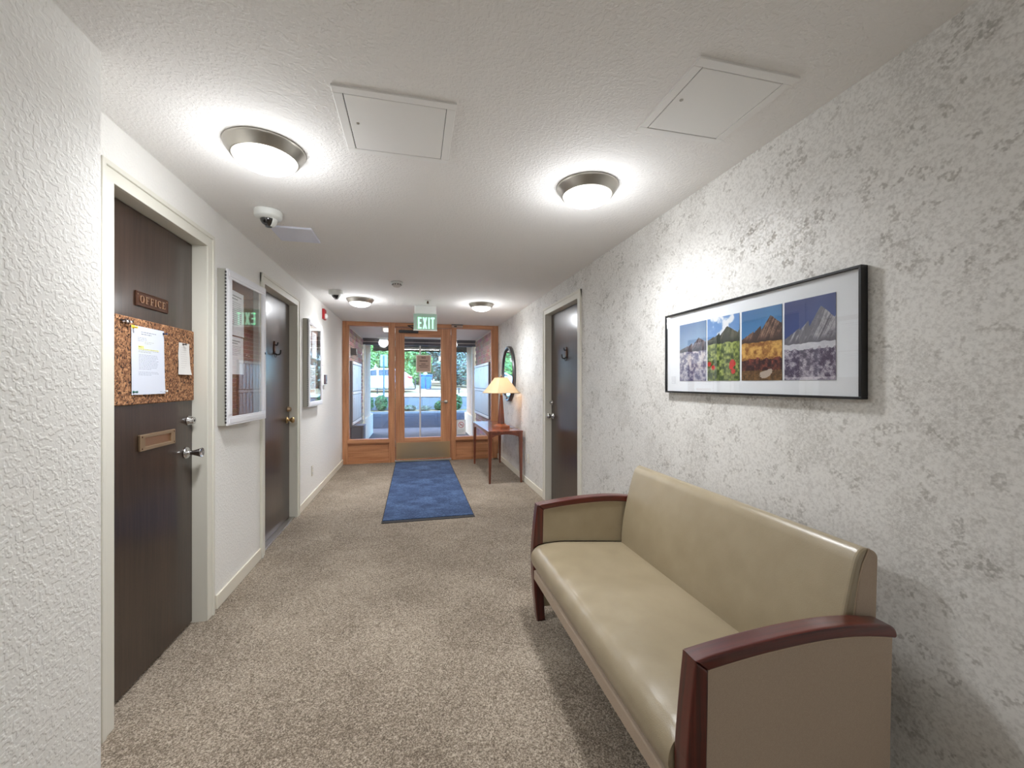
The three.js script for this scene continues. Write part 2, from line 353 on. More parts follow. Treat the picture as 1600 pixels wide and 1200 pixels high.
const fontSerif = await new FontLoader().loadAsync('fonts/droid/droid_serif_bold.typeface.json');
const fontSans = await new FontLoader().loadAsync('fonts/droid/droid_sans_bold.typeface.json');
function letters(font, str, size, depth) {
  const g = new TextGeometry(str, { font, size, depth, curveSegments: 5, bevelEnabled: false });
  g.computeBoundingBox(); const b = g.boundingBox; g.translate(-(b.min.x + b.max.x) / 2, -(b.min.y + b.max.y) / 2, 0); return g;
}
const DF = -0.06;                              // face of the office door leaf
{ // OFFICE plaque
  const g = thing('office_sign', 'small bronze plaque reading OFFICE on the dark door', 'sign'), zc = -2.215, yc = 1.668;
  add(g, 'plate', wb(-1, zc - 0.118, zc + 0.118, yc - 0.033, yc + 0.033, DF, DF + 0.006, 0.002), M.bronze);
  add(g, 'border', merge([wb(-1, zc - 0.116, zc + 0.116, yc + 0.027, yc + 0.031, DF + 0.004, DF + 0.008, 0.001), wb(-1, zc - 0.116, zc + 0.116, yc - 0.031, yc - 0.027, DF + 0.004, DF + 0.008, 0.001), wb(-1, zc - 0.116, zc - 0.112, yc - 0.03, yc + 0.03, DF + 0.004, DF + 0.0079, 0.001), wb(-1, zc + 0.112, zc + 0.116, yc - 0.03, yc + 0.03, DF + 0.004, DF + 0.0079, 0.001)]), M.bronze);
  let cz = 0; const word = 'OFFICE', wsum = [];
  for (const ch of word) { const t = letters(fontSerif, ch, 0.032, 0.004); const b = t.boundingBox; wsum.push([t, b.max.x - b.min.x]); cz += b.max.x - b.min.x + 0.008; }
  let at = -cz / 2;
  for (const [t, w] of wsum) { t.translate(at + w / 2, 0, 0); at += w + 0.008; t.rotateY(Math.PI / 2); t.translate(wx(-1, DF + 0.005), yc, zc); add(g, 'letter', t, M.bronzeHi); }
  for (const z of [-0.107, 0.107]) add(g, 'screw', wallLathe(-1, [[0, 0.0025], [0.003, 0.002], [0.0045, 0]], DF + 0.005, yc + 0.02, zc + z, 10), M.bronzeHi);
  base(g, wx(-1, DF), yc, zc);
}
{ // cork board with pinned papers
  const b = single('cork_board', wb(-1, D1[0] + 0.012, D1[1] - 0.002, 1.207, 1.578, DF, DF + 0.014, 0.006), M.cork, 'dark speckled cork board fixed across the office door', 'cork board');
  rebase(b, wx(-1, DF), 1.39, -2.21);
}
// sheet hanging on a wall plane, slightly curled; uv 0..1 so that its print fits
function sheet(side, z0, z1, y0, y1, d, curl, skew = 0, thick = 0.0006) {
  const w = Math.abs(z1 - z0), h = y1 - y0, g = new THREE.BoxGeometry(w, h, thick, 8, 10, 1), p = g.attributes.position;
  for (let i = 0; i < p.count; i++) { const u = p.getX(i) / w + 0.5, v = p.getY(i) / h + 0.5; p.setZ(i, p.getZ(i) + curl * (Math.pow(1 - v, 2) * (0.3 + 0.7 * u) + 0.25 * Math.sin(v * 5 + u * 2) ** 2 * 0.4)); p.setX(i, p.getX(i) + skew * (v - 0.5)); }
  g.computeVertexNormals(); g.rotateY(side < 0 ? Math.PI / 2 : -Math.PI / 2); g.translate(wx(side, d + thick), (y0 + y1) / 2, (z0 + z1) / 2); return g;
}
function noteTex(w, h, draw, bg = '#f2f3f6') { return canvasTex(w, h, (c) => { c.fillStyle = bg; c.fillRect(0, 0, w, h); draw(c); }); }
function textLines(c, x, y, w, n, lh, col, th = 3) { // unreadable body text: rows of short strokes
  c.fillStyle = col;
  for (let i = 0; i < n; i++) { let px = x; const end = x + w * (i === n - 1 ? 0.6 : rr(0.85, 1)); while (px < end) { const l = rr(8, 30); c.fillRect(px, y + i * lh, Math.min(l, end - px), th); px += l + 6; } }
}
const letterTex = noteTex(400, 520, (c) => {
  c.fillStyle = '#e8dc4e'; c.fillRect(0, 0, 40, 22);
  textLines(c, 110, 38, 210, 2, 16, '#6b6f7c', 5); textLines(c, 70, 84, 110, 3, 12, '#7b808c', 3); textLines(c, 150, 112, 130, 2, 12, '#9a9d6a', 3);
  c.fillStyle = '#e6e58a'; c.fillRect(76, 146, 66, 20); c.fillRect(76, 168, 250, 8); textLines(c, 80, 152, 60, 1, 10, '#8d8c48', 6); textLines(c, 80, 170, 250, 3, 11, '#868b6e', 3);
  textLines(c, 82, 214, 240, 11, 11, '#8a90a0', 3); textLines(c, 76, 346, 250, 3, 11, '#8a90a0', 3); textLines(c, 330, 500, 50, 1, 10, '#8a8c92', 3);
}, '#d3d8e4');
const slipTex = noteTex(200, 400, (c) => textLines(c, 46, 60, 110, 10, 28, '#a39c98', 3), '#d9d6d2');
{
  const m = single('paper_notice', sheet(-1, -2.278, -2.046, 1.25, 1.545, DF + 0.0155, 0.006), S({ map: letterTex, roughness: 0.85 }), 'large typed notice with yellow highlighting pinned to cork board', 'paper');
  rebase(m, wx(-1, DF + 0.017), 1.25, -2.16);
  const s = single('paper_slip', sheet(-1, -2.497, -2.397, 1.343, 1.505, DF + 0.0155, 0.016, 0.012), S({ map: slipTex, roughness: 0.85 }), 'small narrow paper slip pinned on the right of cork board', 'paper');
  rebase(s, wx(-1, DF + 0.017), 1.343, -2.445);
  const pin = (y, z, mat, label) => { const p = single('push_pin', wallLathe(-1, [[0, 0], [0.0055, 0], [0.0055, 0.002], [0.003, 0.004], [0.0028, 0.011], [0.0048, 0.013], [0.0048, 0.016], [0, 0.016]], DF + 0.0175, y, z, 12), mat, label, 'push pin', 'pins on the cork board'); rebase(p, wx(-1, DF + 0.0175), y, z); };
  pin(1.535, -2.055, S({ color: rgb(226, 196, 60), roughness: 0.3 }), 'yellow push pin at top left of the large notice');
  pin(1.532, -2.270, S({ color: rgb(40, 52, 84), roughness: 0.3 }), 'dark blue push pin at top right of large notice');
  pin(1.262, -2.056, S({ color: rgb(30, 104, 92), roughness: 0.3 }), 'green push pin at bottom left of large notice');
  pin(1.262, -2.272, S({ color: rgb(238, 238, 238), roughness: 0.3 }), 'white push pin at bottom right of large notice');
  pin(1.498, -2.44, S({ color: rgb(70, 60, 56), roughness: 0.3 }), 'dark push pin at top of the small slip');
  for (let i = 0; i < 5; i++) pin(1.556 - 0.004 * (i % 2), -1.985 - i * 0.011, S({ color: i % 2 ? rgb(220, 214, 214) : rgb(50, 36, 34), roughness: 0.3 }), ['brown', 'white', 'dark', 'pale', 'last'][i] + ' spare push pin, number ' + ['one', 'two', 'three', 'four', 'five'][i] + ' from left in corner cluster');
}
// hooks on the two other doors
function hook(side, y, z, label) {
  const g = thing('robe_hook', label, 'hook', 'metal hooks on the plain doors'), d = -0.06, X = (e) => wx(side, d + e);
  add(g, 'back_plate', (() => { const s = new THREE.Shape(); s.moveTo(-0.012, -0.05); s.quadraticCurveTo(-0.026, 0, -0.010, 0.028); s.lineTo(-0.007, 0.05); s.quadraticCurveTo(0, 0.07, 0.007, 0.05); s.lineTo(0.010, 0.028); s.quadraticCurveTo(0.026, 0, 0.012, -0.05); s.closePath(); const e = new THREE.ExtrudeGeometry(s, { depth: 0.005, bevelEnabled: true, bevelSize: 0.0015, bevelThickness: 0.0015, bevelSegments: 1, curveSegments: 8 }); e.rotateY(side < 0 ? Math.PI / 2 : -Math.PI / 2); e.translate(X(0.0015), y, z); return e; })(), M.bronze);
  add(g, 'prong', tube([[X(0.005), y + 0.03, z], [X(0.022), y + 0.026, z], [X(0.03), y + 0.05, z]], 0.006, 16), M.black);
  add(g, 'prong', tube([[X(0.005), y - 0.03, z], [X(0.02), y - 0.055, z], [X(0.045), y - 0.05, z], [X(0.052), y - 0.015, z]], 0.006, 20), M.black);
  add(g, 'ring', (() => { const t = new THREE.TorusGeometry(0.022, 0.003, 6, 20); t.rotateY(Math.PI / 2); t.translate(X(0.012), y - 0.058, z); return t; })(), M.darkGrey);
  base(g, X(0), y, z);
}
hook(-1, 1.60, -3.91, 'dark metal hook on the door beside the notice cases');
hook(1, 1.60, -3.86, 'dark metal hook on the door in papered wall');

// ---------------------------------------------------------------- wooden entrance: frame, side lights, glazed door
{
  const f = struct('trim_1', 'honey oak frame of the entrance'), z0 = ZF - 0.09, z1 = ZF;
  for (const [a, b] of [[XL, -1.03], [-0.397, -0.306], [0.611, 0.688], [1.318, XR]]) add(f, 'post', bx(a, b, 0, CEIL, z0, z1 + 0.012, 0.004), M.oak);
  add(f, 'head', bx(XL + 0.01, XR - 0.01, 2.225, CEIL - 0.001, z0 + 0.002, z1 + 0.010, 0.004, true), M.oak);
  add(f, 'door_sill', bx(-0.306, 0.611, 0.0, 0.022, z0 - 0.02, z1 + 0.03, 0.004), M.nickel, 'pale metal threshold strip');
  function light(n, a, b, label) {
    const g = struct('window_' + n, label);
    add(g, 'rail', bx(a - 0.005, b + 0.005, 0.328, 0.392, z0 + 0.01, z1 + 0.03, 0.005, true), M.oak);
    add(g, 'bottom_rail', bx(a - 0.005, b + 0.005, 0, 0.045, z0 + 0.005, z1 + 0.008, 0.003, true), M.oak);
    add(g, 'panel', bx(a - 0.004, b + 0.004, 0.04, 0.335, z0 + 0.02, z1 - 0.018, 0, true), M.oak);
    for (const [p, q] of [[a, a + 0.014], [b - 0.014, b]]) add(g, 'bead', bx(p, q, 0.39, 2.226, z0 + 0.012, z1 - 0.014, 0.003), M.oak);
    add(g, 'glass', bx(a - 0.002, b + 0.002, 0.388, 2.228, z0 + 0.042, z0 + 0.044), M.glass);
  }
  light(1, -1.03, -0.397, 'tall side light on the left of the entrance door');
  light(2, 0.688, 1.318, 'tall side light on the right of the entrance door');
  const d = struct('door_4', 'oak framed glass entrance door'), dz0 = z0 + 0.015, dz1 = z1 - 0.022;
  add(d, 'stile', bx(-0.302, -0.154, 0.026, 2.218, dz0, dz1, 0.004), M.oak);
  add(d, 'stile', bx(0.44, 0.607, 0.026, 2.218, dz0, dz1, 0.004), M.oak);
  add(d, 'top_rail', bx(-0.155, 0.441, 2.068, 2.218, dz0, dz1 - 0.0005, 0.004, true), M.oak);
  add(d, 'bottom_rail', bx(-0.155, 0.441, 0.026, 0.394, dz0, dz1 - 0.0005, 0.004, true), M.oak);
  add(d, 'glass', bx(-0.156, 0.442, 0.392, 2.07, dz0 + 0.025, dz0 + 0.027), M.glass);
  add(d, 'kick_plate', bx(-0.286, 0.592, 0.045, 0.316, dz1, dz1 + 0.002, 0.0005), M.kick, 'polished metal kick plate');
  const h = add(d, 'door_handle', (() => { const g = lathe([[0, 0], [0.032, 0], [0.033, 0.005], [0.026, 0.011], [0.013, 0.015], [0.012, 0.035], [0.02, 0.045], [0.029, 0.057], [0.028, 0.068], [0.018, 0.076], [0, 0.077]], 28); g.rotateX(Math.PI / 2); g.translate(0.523, 0.985, dz1); return g; })(), M.nickel, 'satin metal knob');
  add(h, 'latch_bar', bx(0.40, 0.50, 0.978, 0.990, dz1 + 0.001, dz1 + 0.012, 0.004), M.nickel);
  const c = add(d, 'door_closer', bx(-0.245, 0.07, 2.125, 2.172, dz1, dz1 + 0.06, 0.012), M.darkGrey, 'dark grey overhead closer');
  add(c, 'arm', merge([bx(-0.02, 0.012, 2.172, 2.20, dz1 + 0.02, dz1 + 0.05, 0.004), tube([[0, 2.195, dz1 + 0.035], [-0.06, 2.215, dz1 + 0.13], [-0.10, 2.23, dz1 + 0.16]], 0.009, 10, 6), tube([[-0.10, 2.23, dz1 + 0.16], [0.02, 2.245, dz1 + 0.09], [0.06, 2.25, dz1 + 0.03]], 0.009, 10, 6)]), M.darkGrey);
  for (const hy of [0.3, 1.1, 1.95]) add(d, 'hinge', (() => { const q = new THREE.CylinderGeometry(0.008, 0.008, 0.1, 10); q.translate(-0.304, hy, dz1 + 0.006); return q; })(), M.nickel);
  // notice on the door glass and no smoking notice on the right side light
  const zg = dz0 + 0.0285;
  const noTex = canvasTex(320, 384, (q) => {
    q.fillStyle = '#f5efdd'; q.fillRect(0, 0, 320, 384); q.fillStyle = '#c0a494'; q.fillRect(22, 22, 276, 340);
    q.fillStyle = '#4a3a3a'; q.textAlign = 'center'; q.font = 'bold 62px sans-serif'; q.fillText('NO', 158, 84);
    for (const [y, x0, w, th] of [[120, 74, 170, 26], [190, 110, 90, 20], [228, 62, 200, 18], [264, 84, 160, 16]]) { let x = x0; q.fillStyle = '#66534e'; while (x < x0 + w) { const l = rr(9, 16); q.fillRect(x, y, Math.min(l, x0 + w - x), th); x += l + 4; } }
  });
  const sg = new THREE.PlaneGeometry(1, 1); sg.deleteAttribute('uv');
  const card = (x0, x1, y0, y1, zz, t) => { const g = new THREE.BoxGeometry(x1 - x0, y1 - y0, 0.0012); g.translate((x0 + x1) / 2, (y0 + y1) / 2, zz); return g; };
  rebase(single('door_notice', card(0.031, 0.281, 1.477, 1.772, zg, noTex), S({ map: noTex, roughness: 0.8 }), 'buff paper notice headed NO taped to the entrance door glass', 'notice'), 0.156, 1.477, zg);
  const smk = canvasTex(256, 400, (q) => {
    q.fillStyle = '#e9eef2'; q.fillRect(0, 0, 256, 400); q.strokeStyle = '#c56a7c'; q.lineWidth = 16; q.beginPath(); q.arc(128, 140, 74, 0, 7); q.stroke();
    q.fillStyle = '#5a5560'; q.fillRect(80, 134, 96, 16); q.beginPath(); q.moveTo(76, 88); q.lineTo(180, 192); q.stroke();
    textLines(q, 40, 270, 180, 6, 18, '#9fb2ae', 6);
  });
  rebase(single('no_smoking_notice', card(0.708, 0.86, 0.425, 0.672, z0 + 0.0456, smk), S({ map: smk, roughness: 0.7 }), 'white card with red no smoking ring in the right side light', 'notice'), 0.784, 0.425, z0 + 0.0456);
}
{ // sensor box on the frame
  const g = thing('motion_sensor', 'small grey sensor box above the right side light', 'sensor');
  add(g, 'housing', bx(0.615, 0.80, 2.235, 2.277, ZF + 0.012, ZF + 0.05, 0.006), S({ color: rgb(178, 152, 138), roughness: 0.5 }));
  add(g, 'cover', bx(0.612, 0.805, 2.272, 2.286, ZF + 0.012, ZF + 0.056, 0.004), M.darkGrey);
  add(g, 'lens', bx(0.655, 0.70, 2.243, 2.262, ZF + 0.048, ZF + 0.053, 0.002), M.black);
  base(g, 0.7, 2.235, ZF + 0.012);
}

// ---------------------------------------------------------------- ceiling fittings
function domeLight(x, z, label, parts = true) {
  const g = thing('ceiling_light', label, 'ceiling light', 'flush dome ceiling lights'), R = 0.152;
  add(g, 'rim', (() => { const q = lathe([[0.02, 0], [R, 0], [R + 0.002, -0.004], [R - 0.001, -0.012], [R - 0.024, -0.046], [R - 0.028, -0.048], [R - 0.031, -0.045], [R - 0.026, -0.03], [0.02, -0.004], [0.02, 0]], 56); q.translate(x, CEIL, z); return q; })(), M.nickel, 'brushed metal rim');
  const dm = add(g, 'glass_bowl', (() => { const pts = []; for (let i = 0; i <= 14; i++) { const t = i / 14 * Math.PI / 2; pts.push([Math.max(0.0001, (R - 0.031) * Math.cos(t)), -0.043 - 0.048 * Math.sin(t)]); } pts.reverse(); const q = lathe(pts, 48); q.translate(x, CEIL, z); return q; })(), S({ color: rgb(250, 250, 248), emissive: new THREE.Color(1, 0.985, 0.95), emissiveIntensity: 1.25, roughness: 0.4 }), 'frosted glowing glass bowl');
  const l = new THREE.PointLight(LAMP_COLOR, LAMP_ROUND, 0, 2); l.name = 'lamp'; l.position.set(x, CEIL - 0.15, z); l.castShadow = true; l.shadow.radius = 5; l.shadow.mapSize.set(1024, 1024); l.shadow.bias = -0.002; g.add(l);
  const dn = new THREE.SpotLight(LAMP_COLOR, LAMP_DOWN, 0, 1.5, 1, 2); dn.name = 'lamp'; dn.position.set(x, CEIL - 0.10, z); dn.castShadow = true; dn.shadow.radius = 5; dn.shadow.mapSize.set(1024, 1024); dn.shadow.bias = -0.002;
  const aim = new THREE.Object3D(); aim.name = 'aim'; aim.position.set(x, 0, z); g.add(dn, aim); dn.target = aim;
  base(g, x, CEIL, z);
  return g;
}
domeLight(-0.61, -1.93, 'large dome ceiling light nearest the office door');
domeLight(0.85, -1.93, 'dome ceiling light above the framed mountain pictures');
domeLight(-0.62, -5.14, 'far dome ceiling light left of the exit sign');
domeLight(0.82, -5.10, 'far dome ceiling light right of the exit sign');
domeLight(0.25, 2.1, 'added unseen fill light behind the viewer, shaped as a ceiling dome');  // added rear fill, out of view, to lift the near side of the sofa

function hatch(x0, x1, z0, z1, label) {
  const g = thing('access_hatch', label, 'access hatch', 'ceiling access hatches'), y = CEIL, w = 0.032;
  for (const b of [[x0, x1, z1 - w, z1], [x0, x1, z0, z0 + w], [x0, x0 + w, z0 + w, z1 - w], [x1 - w, x1, z0 + w, z1 - w]]) add(g, 'flange', bx(b[0], b[1], y - 0.007, y + 0.002, b[2], b[3], 0.002), M.panel);
  add(g, 'door_panel', bx(x0 + w + 0.003, x1 - w - 0.002, y - 0.006, y + 0.001, z0 + w + 0.002, z1 - w - 0.003, 0.002), M.panel);
  add(g, 'gap', bx(x0 + w - 0.001, x1 - w + 0.001, y - 0.003, y + 0.001, z0 + w - 0.001, z1 - w + 0.001), M.darkGrey);
  add(g, 'latch', (() => { const q = lathe([[0, -0.003], [0.006, -0.002], [0.007, 0]], 14); q.translate(x0 + w + 0.03, y - 0.0058, (z0 + z1) / 2 + 0.01); return q; })(), M.nickel);
  base(g, (x0 + x1) / 2, y, (z0 + z1) / 2);
}
hatch(-0.27, 0.147, -1.862, -1.458, 'square white access hatch in ceiling beside the large dome light');
hatch(0.842, 1.215, -1.452, -1.075, 'square white access hatch in ceiling near the papered wall');
function domeCamera(x, z, label) {
  const g = thing('security_camera', label, 'camera', 'white dome cameras');
  add(g, 'housing', (() => { const q = lathe([[0.005, 0], [0.072, 0], [0.073, -0.003], [0.072, -0.03], [0.066, -0.04], [0.05, -0.044], [0.044, -0.05], [0.005, -0.048]], 40); q.translate(x, CEIL, z); return q; })(), M.plastic);
  const d = add(g, 'dome', (() => { const p = []; for (let i = 0; i <= 10; i++) { const t = i / 10 * Math.PI / 2; p.push([Math.max(1e-4, 0.042 * Math.cos(t)), -0.046 - 0.04 * Math.sin(t)]); } p.reverse(); const q = lathe(p, 36); q.translate(x, CEIL, z); return q; })(), M.dome);
  add(g, 'shroud', (() => { const q = new THREE.SphereGeometry(0.0475, 24, 10, Math.PI * 0.75, Math.PI * 1.0, Math.PI * 0.5, Math.PI * 0.36); q.translate(x, CEIL - 0.046, z); return q; })(), M.plastic);
  base(g, x, CEIL, z);
}
domeCamera(-0.818, -2.63, 'white dome security camera near the office door');
domeCamera(-0.818, -4.73, 'far small white dome security camera beside the far ceiling light');
{
  const p = single('cover_plate', bx(-0.885, -0.638, CEIL - 0.012, CEIL, -3.115, -2.85, 0.003), S({ color: rgb(230, 233, 246), roughness: 0.4 }), 'flat white cover plate on the ceiling behind the near camera', 'cover plate');
  rebase(p, -0.76, CEIL, -2.98);
  const g = thing('smoke_detector', 'small white smoke detector on the ceiling', 'smoke detector');
  add(g, 'base', (() => { const q = lathe([[0.002, 0], [0.055, 0], [0.056, -0.012], [0.05, -0.018], [0.002, -0.018]], 32); q.translate(-0.165, CEIL, -4.18); return q; })(), M.plastic);
  add(g, 'sensing_head', (() => { const q = lathe([[0.04, -0.017], [0.042, -0.03], [0.036, -0.042], [0.024, -0.05], [0.0001, -0.052]], 32); q.translate(-0.165, CEIL, -4.18); return q; })(), S({ color: rgb(206, 198, 190), roughness: 0.5 }));
  for (let i = 0; i < 10; i++) { const a = i / 10 * Math.PI * 2; add(g, 'vent_slot', bx(-0.165 + Math.cos(a) * 0.041 - 0.005, -0.165 + Math.cos(a) * 0.041 + 0.005, CEIL - 0.033, CEIL - 0.023, -4.18 + Math.sin(a) * 0.041 - 0.005, -4.18 + Math.sin(a) * 0.041 + 0.005), M.darkGrey); }
  base(g, -0.165, CEIL, -4.18);
  const s = thing('sprinkler_head', 'tiny fire sprinkler head on ceiling above the exit sign', 'sprinkler');
  add(s, 'escutcheon', (() => { const q = lathe([[0.002, 0], [0.034, 0], [0.03, -0.006], [0.012, -0.009], [0.002, -0.009]], 24); q.translate(0.159, CEIL, -5.02); return q; })(), M.white);
  add(s, 'frame', (() => { const q = lathe([[0.008, -0.008], [0.009, -0.02], [0.014, -0.03], [0.006, -0.042]], 12); q.translate(0.159, CEIL, -5.02); return q; })(), M.bronze);
  add(s, 'deflector', (() => { const q = lathe([[0.0001, -0.044], [0.016, -0.044], [0.016, -0.041], [0.0001, -0.041]], 16); q.translate(0.159, CEIL, -5.02); return q; })(), M.nickel);
  base(s, 0.159, CEIL, -5.02);
}
{ // EXIT sign
  const g = thing('exit_sign', 'pale green lit EXIT sign hanging from the ceiling', 'exit sign'), z = -5.40, xa = -0.006, xb = 0.288;
  add(g, 'canopy', bx(xa + 0.012, xb - 0.012, CEIL - 0.105, CEIL, z - 0.045, z + 0.045, 0.008), M.plastic);
  add(g, 'panel', bx(xa, xb, CEIL - 0.31, CEIL - 0.104, z - 0.006, z + 0.006, 0.002), P({ color: rgb(164, 190, 174), roughness: 0.35 }));
  add(g, 'edge_strip', bx(xa - 0.004, xb + 0.004, CEIL - 0.318, CEIL - 0.306, z - 0.009, z + 0.009, 0.003), M.white);
  const mat = S({ color: rgb(120, 220, 170), emissive: rgb(196, 255, 226), emissiveIntensity: 0.9 });
  let x = 0.048; const sizes = [0.046, 0.058, 0.02, 0.05];
  ['E', 'X', 'I', 'T'].forEach((ch, i) => {
    const shp = [];
    const H = 0.145, W = sizes[i], s = 0.019;
    if (ch === 'E') shp.push([0, s, 0, H], [0, W, 0, s], [0, W * 0.92, H / 2 - s / 2, H / 2 + s / 2], [0, W, H - s, H]);
    if (ch === 'I') shp.push([0, W, 0, H]);
    if (ch === 'T') shp.push([W / 2 - s / 2, W / 2 + s / 2, 0, H], [0, W, H - s, H]);
    const y0 = CEIL - 0.292, geos = shp.map(([a, b, c, d]) => bx(x + a, x + b, y0 + c, y0 + d, z + 0.006, z + 0.009));
    if (ch === 'X') for (const k of [0, 1]) { const q = new THREE.Shape(); const a = k ? W - s * 1.15 : 0, b = k ? 0 : W - s * 1.15; q.moveTo(a, 0); q.lineTo(a + s * 1.15, 0); q.lineTo(b + s * 1.15, H); q.lineTo(b, H); q.closePath(); const e = new THREE.ExtrudeGeometry(q, { depth: 0.003, bevelEnabled: false }); e.translate(x, y0, z + 0.006 + k * 0.0002); geos.push(e); }
    add(g, 'letter', merge(geos), mat, 'glowing green letter ' + ch);
    x += W + 0.012;
  });
  base(g, 0.14, CEIL, z);
}

// ---------------------------------------------------------------- notice cases on the left wall
function noticeCase(z0, z1, label, board, ajar) {   // z0 far end, z1 near end
  const g = thing('notice_case', label, 'notice case', 'glazed notice cases'), y0 = 1.05, y1 = 1.968, D = 0.056, fw = 0.052;
  add(g, 'case_side', wb(-1, z1 - 0.012, z1, y0, y1, 0, D - 0.012, 0.002), M.aluSide); add(g, 'case_side', wb(-1, z0, z0 + 0.012, y0, y1, 0, D - 0.012, 0.002), M.aluSide);
  add(g, 'case_top', wb(-1, z0 + 0.012, z1 - 0.012, y1 - 0.012, y1, 0, D - 0.012, 0.002, true), M.aluSide); add(g, 'case_bottom', wb(-1, z0 + 0.012, z1 - 0.012, y0, y0 + 0.012, 0, D - 0.012, 0.002, true), M.aluSide);
  add(g, 'back_board', wb(-1, z0 + 0.012, z1 - 0.012, y0 + 0.012, y1 - 0.012, 0.001, 0.010), board);
  const dr = new THREE.Group(); dr.name = 'case_door'; g.add(dr);
  for (const [a, b, c, d] of [[z0, z1, y1 - fw, y1], [z0, z1, y0, y0 + fw], [z0, z0 + fw, y0 + fw, y1 - fw], [z1 - fw, z1, y0 + fw, y1 - fw]])
    add(dr, 'frame_rail', merge([wb(-1, a, b, c, d, D - 0.012, D, 0.002), wb(-1, a + 0.012 * (b - a > 0.1 ? 1 : 0.6), b - 0.012 * (b - a > 0.1 ? 1 : 0.6), c + 0.012, d - 0.012, D - 0.002, D + 0.003, 0.002)]), M.alu);
  add(dr, 'glass', wb(-1, z0 + fw - 0.004, z1 - fw + 0.004, y0 + fw - 0.004, y1 - fw + 0.004, D - 0.008, D - 0.005), M.glassFrame);
  add(dr, 'hinge_strip', merge(Array.from({ length: 46 }, (_, i) => { const c = new THREE.CylinderGeometry(0.0045, 0.0045, 0.012, 8); c.translate(XL + D - 0.012, y0 + 0.02 + i * 0.0195, z1 + 0.002); return c; })), M.darkGrey);
  add(dr, 'lock', wallLathe(-1, [[0, 0.006], [0.008, 0.005], [0.010, 0]], D, (y0 + y1) / 2, z0 + 0.02, 14), M.darkGrey);
  // the door hangs on its near edge
  for (const c of dr.children) c.geometry.translate(-(XL + D - 0.012), 0, -z1);
  dr.position.set(XL + D - 0.012, 0, z1); dr.rotation.y = -ajar;
  base(g, XL, y0, (z0 + z1) / 2);
}
noticeCase(-3.245, -2.712, 'near white framed glass notice case with cork back', M.corkFine, 0.058);
noticeCase(-5.245, -4.605, 'far white framed glass notice case beside the fire alarm', M.corkFine, 0);
const bodyTex = (n, hd) => noteTex(300, 400, (c) => { textLines(c, 40, 40, 220, 2, 26, '#54565e', 9); textLines(c, 34, 100, 232, n, 18, '#7d8088', 4); if (hd) { c.fillStyle = hd; c.fillRect(34, 330, 232, 40); } });
function casePaper(z0, z1, y0, y1, t, label) { const m = single('posted_paper', sheet(-1, z0, z1, y0, y1, 0.0105, 0.002), S({ map: t, roughness: 0.85 }), label, 'paper', 'papers inside the notice cases'); rebase(m, wx(-1, 0.011), y0, (z0 + z1) / 2); }
casePaper(-3.06, -2.845, 1.60, 1.88, bodyTex(12), 'upper typed sheet inside the near notice case');
casePaper(-3.055, -2.847, 1.355, 1.592, bodyTex(6), 'lower typed sheet inside the near notice case');
casePaper(-4.90, -4.69, 1.60, 1.88, bodyTex(12, '#5a7fa8'), 'upper left sheet inside the far notice case');
casePaper(-5.15, -4.94, 1.58, 1.87, bodyTex(10), 'upper right sheet inside the far notice case');
casePaper(-5.10, -4.72, 1.17, 1.50, bodyTex(10, '#b46a4a'), 'wide lower sheet inside the far notice case');

{ // fire alarm, intercom, outlets
  const a = thing('fire_alarm', 'red fire alarm horn with white strobe high on left wall', 'fire alarm'), z = -5.56, y = 2.16;
  add(a, 'back_box', wb(-1, z - 0.06, z + 0.06, y - 0.065, y + 0.065, 0, 0.028, 0.006), M.red);
  add(a, 'grille', merge(Array.from({ length: 5 }, (_, i) => wb(-1, z - 0.05, z + 0.05, y + 0.008 + i * 0.010, y + 0.013 + i * 0.010, 0.026, 0.031, 0.001))), M.red);
  add(a, 'strobe', wallLathe(-1, [[0.034, 0], [0.033, 0.012], [0.022, 0.026], [0.0001, 0.032]], 0.027, y - 0.024, z, 20), M.white);
  base(a, XL, y, z);
  const t = thing('intercom', 'white intercom box with dark face beside the far notice case', 'intercom'), zi = -5.55, yi = 1.345;
  add(t, 'back_plate', wb(-1, zi - 0.05, zi + 0.05, yi - 0.075, yi + 0.075, 0, 0.02, 0.005), M.plastic);
  add(t, 'face', wb(-1, zi - 0.042, zi + 0.042, yi - 0.058, yi + 0.058, 0.018, 0.042, 0.006), S({ color: rgb(92, 74, 80), roughness: 0.4 }));
  add(t, 'button', wallLathe(-1, [[0.008, 0], [0.007, 0.005], [0.0001, 0.006]], 0.041, yi - 0.035, zi, 12), M.white);
  base(t, XL, yi, zi);
  function outlet(side, zc, yc, label, plugged) {
    const o = thing('wall_outlet', label, 'outlet');
    add(o, 'plate', wb(side, zc - 0.036, zc + 0.036, yc - 0.058, yc + 0.058, 0, 0.006, 0.003), S({ color: rgb(222, 216, 200), roughness: 0.45 }));
    for (const s of [-1, 1]) { const f = add(o, 'socket', wb(side, zc - 0.017, zc + 0.017, yc + s * 0.026 - 0.014, yc + s * 0.026 + 0.014, 0.005, 0.009, 0.003), M.white); for (const q of [-0.006, 0.006]) add(f, 'slot', wb(side, zc + q - 0.001, zc + q + 0.001, yc + s * 0.026 - 0.005, yc + s * 0.026 + 0.005, 0.0085, 0.0094), M.black); }
    base(o, wx(side, 0), yc, zc);
  }
  outlet(-1, -4.99, 0.32, 'cream wall outlet low on the white wall');
  outlet(1, -5.06, 0.335, 'cream wall outlet low on papered wall behind table');
}

